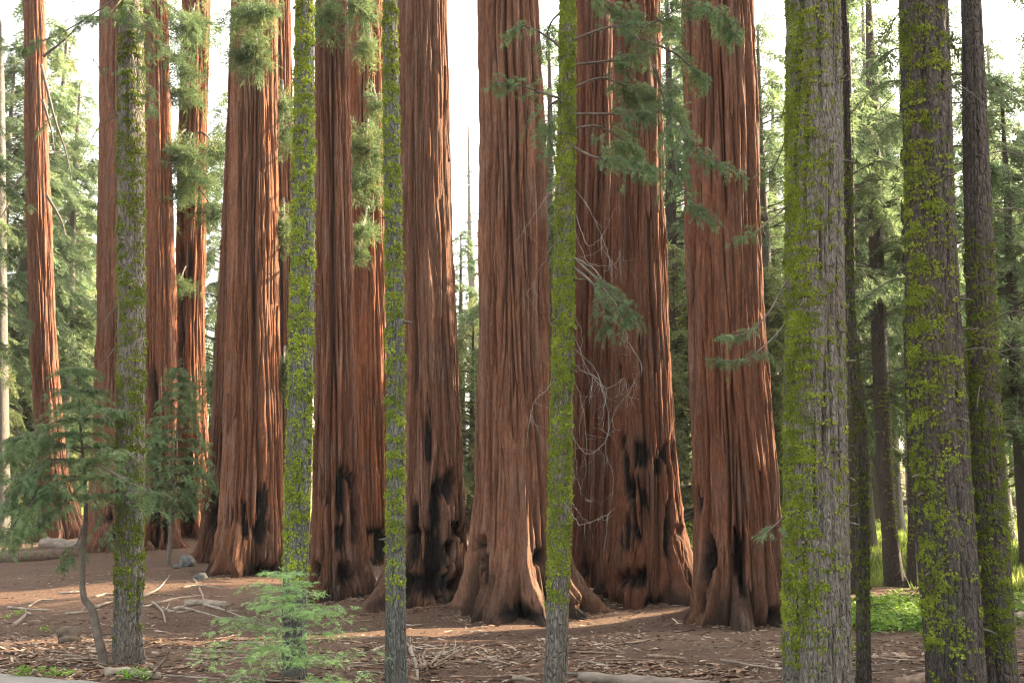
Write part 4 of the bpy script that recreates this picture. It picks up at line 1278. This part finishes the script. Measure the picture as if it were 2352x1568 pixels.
# grey dead snag in the white gap
b = Buf()
g = np.array([at(1092, 1100, 100)[0], 100.0, 0]); g[2] = float(hgt(g[0], 100))
P = curve_pts([g - [0, 0, .5], at(1090, 800, 100), at(1082, 600, 100), at(1078, 480, 100), at(1076, 290, 100)], 24)
tube(b, P, np.linspace(.65, .08, 24), 10, .08)
t = thing('dead_snag', 'pale bare dead tree rising into the white sky gap', 'dead tree', g)
b.out('trunk', M_TWIG, t, g)
for k in range(16):
    i = int(rng.integers(9, 23)); d = np.array([rng.normal(), rng.normal() * .5, rng.uniform(-.6, .3)]) * 1.1
    b = Buf(); tube(b, curve_pts([P[i], P[i] + d, P[i] + d * 1.8 + [0, 0, -.5]], 7), np.linspace(.07, .02, 7), 5, .1)
    b.out('dead_branch', M_TWIG, t, g)

# far trees that only read as one wood
def distant_forest():
    r = np.random.default_rng(88)
    f, w = Buf(), Buf()
    for q in range(120):
        y = r.uniform(125, 250); x = r.uniform(-.72, .72) * y
        if -.07 < x / y < .0 : continue
        z0 = float(hgt(x, y)); H = r.uniform(16, 30)
        tube(w, np.array([[x, y, z0 - 1], [x, y, z0 + H * .5], [x, y, z0 + H]]), [.35, .22, .02], 6, 0, False, r=r)
        n = 120
        u = r.random(n) ** 1.1
        a = r.uniform(0, 6.28, n)
        rad = 4.2 * (1 - u) ** .8 * r.uniform(.3, 1, n)
        P = np.stack([x + np.cos(a) * rad, y + np.sin(a) * rad, z0 + H * (.1 + .9 * u) - rad * .3], -1)
        X = np.stack([np.cos(a), np.sin(a), np.full(n, -.45)], -1)
        f.soup(place(FAN_LOW, r.integers(0, 6, n), rot_batch(X, np.tile([0, 0, 1.], (n, 1))), 2.6 * r.uniform(.6, 1.2, n), P))
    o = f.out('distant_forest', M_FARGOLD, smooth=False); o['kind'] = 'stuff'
    tag(o, 'hazy far wood of pale conifers closing off the view', 'forest')
    o = w.out('distant_trunks', M_FIR_GREY); o['kind'] = 'stuff'
    tag(o, 'thin trunks of the hazy far wood', 'forest')
distant_forest()

# ------------------------------------------------------------------ logs, sticks, rocks
def log_thing(name, label, cat, pts, r0, r1, mat, seed, ns=12, twigs=0, group=None, rough=.1, lift=.6):
    """pts: pixels on the forest floor"""
    r = np.random.default_rng(seed)
    G = np.array([floor_at(*p) for p in pts])
    G[:, 2] += np.linspace(r0, r1, len(G)) * lift
    n = 22
    P = curve_pts(G, n)
    P += np.cumsum(r.normal(size=P.shape) * r0 * .05, 0)
    b = Buf()
    R = np.linspace(r0, r1, n) * (1 + .18 * (vnoise(np.arange(n) * .35, np.zeros(n), seed=seed) - .5) * 2)
    tube(b, P, R, ns, rough, r=r)
    for _ in range(twigs):
        i = int(r.integers(3, n - 2))
        T = P[i + 1] - P[i]; T /= np.linalg.norm(T)
        d = (T * r.uniform(.2, .9) + np.array([r.normal() * .5, r.normal() * .7, r.uniform(0, .5)])) * r0 * r.uniform(5, 14)
        tube(b, curve_pts([P[i], P[i] + d * .6, P[i] + d + r.normal(size=3) * r0 * 1.2], 7), np.linspace(R[i] * .5, R[i] * .15, 7), 6, .1, r=r)
    o = b.out(name, mat, loc=P[0])
    o.location = P[0]
    return tag(o, label, cat, group)

log_thing('fallen_log', 'pale barkless log lying before the leftmost redwood', 'log', [(96, 1256), (186, 1258)], .30, .26, M_LOGPALE, 701)
log_thing('fallen_log', 'long dark log in shade at the far left', 'log', [(-60, 1290), (60, 1288), (176, 1276)], .36, .28, M_LOGDARK, 702)
log_thing('fallen_log', 'grey weathered log in the heap of dead branches at left', 'log', [(424, 1392), (470, 1388), (522, 1393)], .13, .10, M_LOGPALE, 703)
log_thing('fallen_log', 'bleached log cut by the bottom edge right of the slim mossy fir', 'log', [(1330, 1562), (1420, 1570), (1530, 1576), (1645, 1580)], .085, .065, M_LOGPALE, 704)
log_thing('fallen_log', 'short tan log at the bottom edge left of the leaning dark fir', 'log', [(2052, 1578), (2100, 1570), (2142, 1556)], .075, .07, M_LOGTAN, 705)
log_thing('fallen_log', 'grey log at the bottom edge in front of the leftmost mossy trunk', 'log', [(240, 1552), (290, 1548), (330, 1556), (368, 1560)], .075, .05, M_LOGPALE, 706, twigs=2)
log_thing('fallen_log', 'pale log at the right edge behind the blackish fir', 'log', [(2320, 1432), (2420, 1424)], .2, .18, M_LOGPALE, 707)
log_thing('fallen_log', 'thin white log lying across the sunny meadow', 'log', [(1955, 1285), (2040, 1284), (2125, 1284)], .14, .10, M_LOGPALE, 708)
HEAP = 'dead branches heaped before the broad blotched redwood'
for k, (pts, r0, tw) in enumerate([
    ([(325, 1372), (365, 1352), (392, 1322)], .05, 3), ([(395, 1400), (425, 1398), (520, 1424)], .06, 2), ([(445, 1330), (462, 1360), (470, 1382)], .05, 2), ([(330, 1395), (400, 1376), (470, 1366)], .055, 4),
    ([(372, 1398), (410, 1408), (450, 1402)], .05, 4), ([(350, 1384), (372, 1404), (378, 1430)], .05, 3), ([(420, 1350), (460, 1345), (510, 1352)], .05, 3), ([(468, 1390), (520, 1404), (560, 1420)], .05, 2)]):
    log_thing('fallen_branch', 'bleached forked branch in the heap before the broad blotched redwood', 'branch', pts, r0, r0 * .4, M_LOGPALE, 720 + k, 7, tw, HEAP)
for k, (pts, r0, mat, lab, tw) in enumerate([
    ([(135, 1364), (160, 1362), (186, 1360)], .055, M_LOGPALE, 'straight pale branch lying left of the crooked sapling stem', 1),
    ([(18, 1396), (70, 1400), (122, 1402)], .05, M_LOGPALE, 'long pale branch lying near the left edge', 1),
    ([(64, 1395), (90, 1380), (122, 1378)], .04, M_LOGPALE, 'curved thin branch above the long pale branch near the left edge', 2),
    ([(218, 1372), (240, 1366), (264, 1366)], .055, M_LOGPALE, 'white broken branch between the crooked stem and the leftmost mossy trunk', 2),
    ([(220, 1396), (245, 1388), (266, 1384)], .06, M_LOGPALE, 'forked bleached branch low between the crooked stem and the leftmost mossy trunk', 2),
    ([(150, 1412), (180, 1408), (206, 1404)], .05, M_LOGPALE, 'pale branch touching the bend of the crooked sapling stem', 2),
    ([(30, 1438), (48, 1424), (60, 1410), (70, 1412)], .06, M_LOGPALE, 'bent bleached branch curling on the floor at far left', 0),
    ([(434, 1506), (480, 1510), (522, 1520)], .035, M_LOGTAN, 'straight tan stick left of the bright young fir', 0),
    ([(932, 1436), (950, 1437), (972, 1435)], .03, M_LOGPALE, 'short pale stick just right of the thin straight mossy trunk', 0),
    ([(853, 1498), (868, 1490), (884, 1482)], .035, M_LOGPALE, 'slanting pale stick just left of the thin straight mossy trunk', 0),
    ([(1360, 1476), (1395, 1486), (1435, 1500)], .03, M_LOGTAN, 'straight reddish stick pointing away right of the slim mossy fir', 0),
    ([(1486, 1508), (1530, 1510), (1574, 1514)], .035, M_LOGTAN, 'grey stick lying in front of the square scarred redwood', 1),
    ([(1176, 1560), (1200, 1560), (1224, 1562)], .045, M_LOGPALE, 'pale stick at the bottom edge left of the slim mossy fir', 0),
    ([(940, 1478), (944, 1500), (955, 1530), (958, 1562)], .045, M_LOGPALE, 'bleached driftwood branch beside the foot of the thin straight mossy trunk', 4)]):
    log_thing('fallen_branch', lab, 'branch', pts, r0, r0 * .55, mat, 740 + k, 7, tw)

def ico(sub=3):
    import bmesh
    bm = bmesh.new(); bmesh.ops.create_icosphere(bm, subdivisions=sub, radius=1)
    V = np.array([v.co[:] for v in bm.verts]); F = np.array([[v.index for v in f.verts] for f in bm.faces])
    bm.free()
    return V, F
IV, IF = ico(3)
def lump(name, label, cat, px, py, w, h, mat, seed, depth=None, rough=.5, facet=True, group=None):
    g = floor_at(px, py)
    k = g[1] / FPX
    r = np.random.default_rng(seed)
    n = fbm(IV[:, 0] * 1.3 + seed, IV[:, 1] * 1.3, IV[:, 2] * 1.3, seed=seed, octv=4)
    V = IV * (1 + rough * 2 * (n - .5))[:, None] * np.array([w * k / 2, (depth or w) * k / 2, h * k * .62]) + np.array([0, 0, h * k * .3])
    o = build(name, V, [IF], mat, smooth=not facet)
    o.location = g
    o.rotation_euler = (0, 0, r.uniform(-.6, .6))
    return tag(o, label, cat, group)
lump('rock', 'grey boulder below the burnt hollow redwood', 'rock', 430, 1300, 38, 26, M_ROCK, 1)
lump('rock', 'bluish flat rock at the left foot of the broad blotched redwood', 'rock', 462, 1330, 30, 18, M_ROCK, 2)
lump('rock', 'small grey stone left of the grey boulder', 'rock', 405, 1304, 16, 10, M_ROCK, 3)
lump('rock', 'pale rock among green herbs left of the leaning dark fir', 'rock', 2092, 1412, 30, 14, M_ROCK, 4)
lump('rock', 'long pale rock among green herbs nearer the thin crooked trunk', 'rock', 2060, 1402, 34, 10, M_ROCK, 5)
lump('charred_stump', 'black charred stump chunk on the floor left of the crooked stem', 'stump', 157, 1476, 46, 30, M_LOGDARK, 6, rough=1.5)
log_thing('wood_chunk', 'pale broken chunk of wood right of the thin straight mossy trunk', 'wood chunk', [(1004, 1508), (1024, 1503), (1048, 1500)], .05, .035, M_LOGPALE, 771, 8, 5, rough=.3)
log_thing('root_clump', 'torn dark root clump beside the bleached driftwood branch', 'root', [(964, 1538), (985, 1532), (1008, 1536)], .055, .03, M_LOGTAN, 772, 8, 11, rough=.35)
log_thing('root_clump', 'knobbly bleached root at the foot of the thin straight mossy trunk', 'root', [(938, 1482), (952, 1490), (968, 1488)], .05, .025, M_LOGPALE, 773, 8, 8, rough=.35)
for k, (px, py, w, h) in enumerate([(2052, 1200, 50, 20), (2068, 1180, 44, 18), (2078, 1160, 34, 16), (2062, 1140, 26, 14)]):
    lump('burnt_log', 'charred log in the black heap beyond the clearing', 'log', px, py, w, h, M_CHAR, 30 + k, 20, .8, True, 'charred logs heaped beyond the clearing')

# small sticks -----------------------------------------------------------------
def stick_mesh(seed, mat):
    r = np.random.default_rng(seed)
    b = Buf()
    P = np.stack([np.linspace(-.5, .5, 10), np.cumsum(r.normal(size=10)) * .02, np.abs(np.cumsum(r.normal(size=10))) * .008], -1)
    tube(b, P, np.linspace(.028, .012, 10), 6, .15, r=r)
    for _ in range(2):
        i = int(r.integers(2, 8)); d = np.array([r.uniform(.1, .25), r.choice([-1, 1]) * r.uniform(.08, .2), .03])
        tube(b, np.array([P[i], P[i] + d * .6, P[i] + d]), [.012, .009, .005], 5, .1, r=r)
    return b.out('fallen_stick', mat)
proto = [stick_mesh(800 + k, (M_LOGPALE, M_LOGTAN, M_LOGTAN)[k % 3]) for k in range(6)]
r = np.random.default_rng(900)
cnt = 0
while cnt < 230:
    px, py = r.uniform(-40, 2390), 1568 - (r.random() ** 1.25) * 250
    if py < 1310 or (px > 900 and py < 1440 + 25 * r.random()) or (px > 1950 and py < 1450): continue
    if px < 260 and py > 1540: continue
    g = floor_at(px, py)
    o = proto[cnt] if cnt < 6 else proto[int(r.integers(6))].copy()
    if cnt >= 6: COL.objects.link(o)
    s = r.uniform(.25, 1.0) * (.7 if cnt % 3 else 1.1)
    o.location = (g[0], g[1], g[2] + .02 * s)
    yaw = r.normal() * .5 + (math.pi if r.random() < .5 else 0)
    o.rotation_euler = (r.uniform(-.06, .06), r.uniform(-.08, .05), yaw)
    o.scale = (s, s * .9, s * .9)
    tag(o, 'small dry stick scattered among the litter of the forest floor', 'stick', 'small sticks scattered over the forest floor')
    cnt += 1

# litter, meadow, herbs ----------------------------------------------------------
def litter():
    r = np.random.default_rng(901)
    n = 150000
    y = 13.2 + 30 * r.random(n) ** 2.0
    x = (r.random(n) - .5) * 1.12 * y
    cl = fbm(x * .5, y * .5, seed=31)
    hx, hy = [], []
    for T_ in (S5, S6, S8, S9, S10, S11, S10B, S7):
        i = int(np.argmin(abs(T_['z'] - T_['base'][2] - .1)))
        m_ = 900
        t_ = r.uniform(-math.pi, .0, m_)
        R_ = np.hypot(T_['P'][i, :, 0] - T_['xc'][i], T_['P'][i, :, 1] - T_['D'])
        o_ = np.argsort(T_['th'])
        rr = np.interp(t_, T_['th'][o_] , R_[o_], period=2 * math.pi) + np.abs(r.normal(size=m_)) * .45 - .05
        hx.append(T_['xc'][i] + rr * np.cos(t_)); hy.append(T_['D'] + rr * np.sin(t_))
    hx, hy = np.concatenate(hx), np.concatenate(hy)
    keep = (r.random(n) < .10 + 1.1 * sstep(.40, .62, cl) * sstep(.25, .7, fbm(x * 1.7, y * 2.6, seed=33)) * (1 - .7 * sstep(21, 27, y))) & (green_mask(x, y) < .4)
    pth = (x < -5.3 - (y - 14.0) * 1.2) & (y < 15.2)
    x, y = np.concatenate([x[keep & ~pth], hx]), np.concatenate([y[keep & ~pth], hy])
    n = len(x)
    z = hgt(x, y) + .008
    ln = np.exp(r.normal(size=n) * .85) * .030
    w = np.clip(ln * r.uniform(.1, .4, n), .004, .022)
    a = r.normal(size=n) * .8
    d = np.stack([np.cos(a), np.sin(a), r.normal(size=n) * .12], -1)
    s = np.stack([-np.sin(a), np.cos(a), r.normal(size=n) * .25], -1)
    up = np.array([0, 0, 1.])
    C = np.stack([x, y, z], -1)
    h = (w * .35)[:, None] * up
    A, B = d * ln[:, None], s * w[:, None]
    V = np.stack([C - A - B * .5, C - A * .7 + B + h * 2, C + A + B * .4, C + A * .8 - B + h * 2], 1)
    T = np.array([[0, 1, 2], [0, 2, 3]])
    o = (np.arange(n) * 4)[:, None, None]
    pal = np.array([[.46, .37, .28], [.36, .25, .17], [.24, .14, .09], [.15, .075, .048], [.10, .05, .034], [.40, .33, .27], [.055, .035, .027]])
    p = np.array([.14, .2, .2, .18, .12, .1, .06])
    c = pal[r.choice(7, n, p=p)] * r.uniform(.45, .8, (n, 1))
    ob = build('leaf_litter', V.reshape(-1, 3), [(T + o).reshape(-1, 3)], M_LITTER, attrs={'tone': np.repeat(c, 4, 0)}, smooth=False)
    ob['kind'] = 'stuff'
    tag(ob, 'wood chips, bark flakes and needles strewn over the forest floor', 'forest litter')
litter()

def meadow():
    r = np.random.default_rng(902)
    n = 120000
    y = 38 + 75 * r.random(n) ** 1.2
    x = (r.random(n) * 1.16 - .58) * y
    k = (r.random(n) < green_mask(x, y))
    x, y = x[k], y[k]; n = len(x)
    P = np.stack([x, y, hgt(x, y)], -1)
    a = r.uniform(0, 6.28, n)
    w = np.stack([np.cos(a), np.sin(a), np.zeros(n)], -1) * (r.uniform(.015, .04, n) * (1 + y / 60))[:, None]
    t = P + np.stack([r.normal(size=n) * .1, r.normal(size=n) * .1, r.uniform(.15, .5, n)], -1)
    f = Buf(); f.soup(np.stack([P - w, P + w, t], 1))
    o = f.out('meadow_grass', M_GRASS, smooth=False); o['kind'] = 'stuff'
    tag(o, 'yellow green grass of the meadow behind the trunks', 'grass')
    # low herbs in front of the meadow
    n = 9000
    c = np.array([floor_at(r.uniform(1955, 2150), r.uniform(1385, 1452))[:2] for _ in range(90)] + [floor_at(r.uniform(1940, 2400), r.uniform(1370, 1440))[:2] for _ in range(60)]
                 + [floor_at(r.uniform(1572, 1600), r.uniform(1270, 1360))[:2] for _ in range(30)])
    q = c[r.integers(0, len(c), n)] + r.normal(size=(n, 2)) * np.array([.22, .35])
    P = np.stack([q[:, 0], q[:, 1], hgt(q[:, 0], q[:, 1]) + r.uniform(.02, .28, n)], -1)
    a = r.uniform(0, 6.28, n)
    d = np.stack([np.cos(a), np.sin(a), r.normal(size=n) * .35], -1) * r.uniform(.05, .12, n)[:, None]
    s = np.stack([-np.sin(a), np.cos(a), r.normal(size=n) * .3], -1) * r.uniform(.025, .05, n)[:, None]
    V = np.stack([P - d, P + s, P + d, P - s], 1).reshape(-1, 3)
    o = build('ground_herbs', V, [np.arange(n * 4).reshape(-1, 4)], M_COVER, smooth=False); o['kind'] = 'stuff'
    tag(o, 'low bright green herbs growing around the pale rocks', 'ground cover')
    # a few leaves by the path
    n = 500
    c = np.array([floor_at(*p)[:2] for p in [(50, 1556), (62, 1552), (150, 1558), (118, 1556), (290, 1562), (310, 1560), (325, 1562), (18, 1420), (40, 1412), (105, 1452), (135, 1310), (160, 1300)]])
    q = c[r.integers(0, len(c), n)] + r.normal(size=(n, 2)) * .09
    P = np.stack([q[:, 0], q[:, 1], hgt(q[:, 0], q[:, 1]) + r.uniform(.04, .16, n)], -1)
    a = r.uniform(0, 6.28, n)
    d = np.stack([np.cos(a), np.sin(a), r.normal(size=n) * .5], -1) * r.uniform(.02, .05, n)[:, None]
    s = np.stack([-np.sin(a), np.cos(a), r.normal(size=n) * .4], -1) * r.uniform(.01, .02, n)[:, None]
    V = np.stack([P - d, P + s, P + d, P - s], 1).reshape(-1, 3)
    o = build('path_weeds', V, [np.arange(n * 4).reshape(-1, 4)], M_COVER, smooth=False); o['kind'] = 'stuff'
    tag(o, 'small green weeds along the edge of the paved path', 'weeds')
meadow()
for v, u in zip(VARS, used):
    if not u:
        for o in v: bpy.data.objects.remove(o)

# conifers that still share a label in one gap: say which one it is
same = {}
for o in scene.objects:
    if o.get('category') == 'conifer' and o.get('group') != 'conifers beyond the right edge':
        same.setdefault(o['label'], []).append(o)
for lab, lst in same.items():
    if 1 < len(lst) < 4:
        lst.sort(key=lambda o: o.location.x / o.location.y)
        for o, w in zip(lst, ('leftmost', 'rightmost') if len(lst) == 2 else ('leftmost', 'middle', 'rightmost')):
            o['label'] = w + ' ' + lab
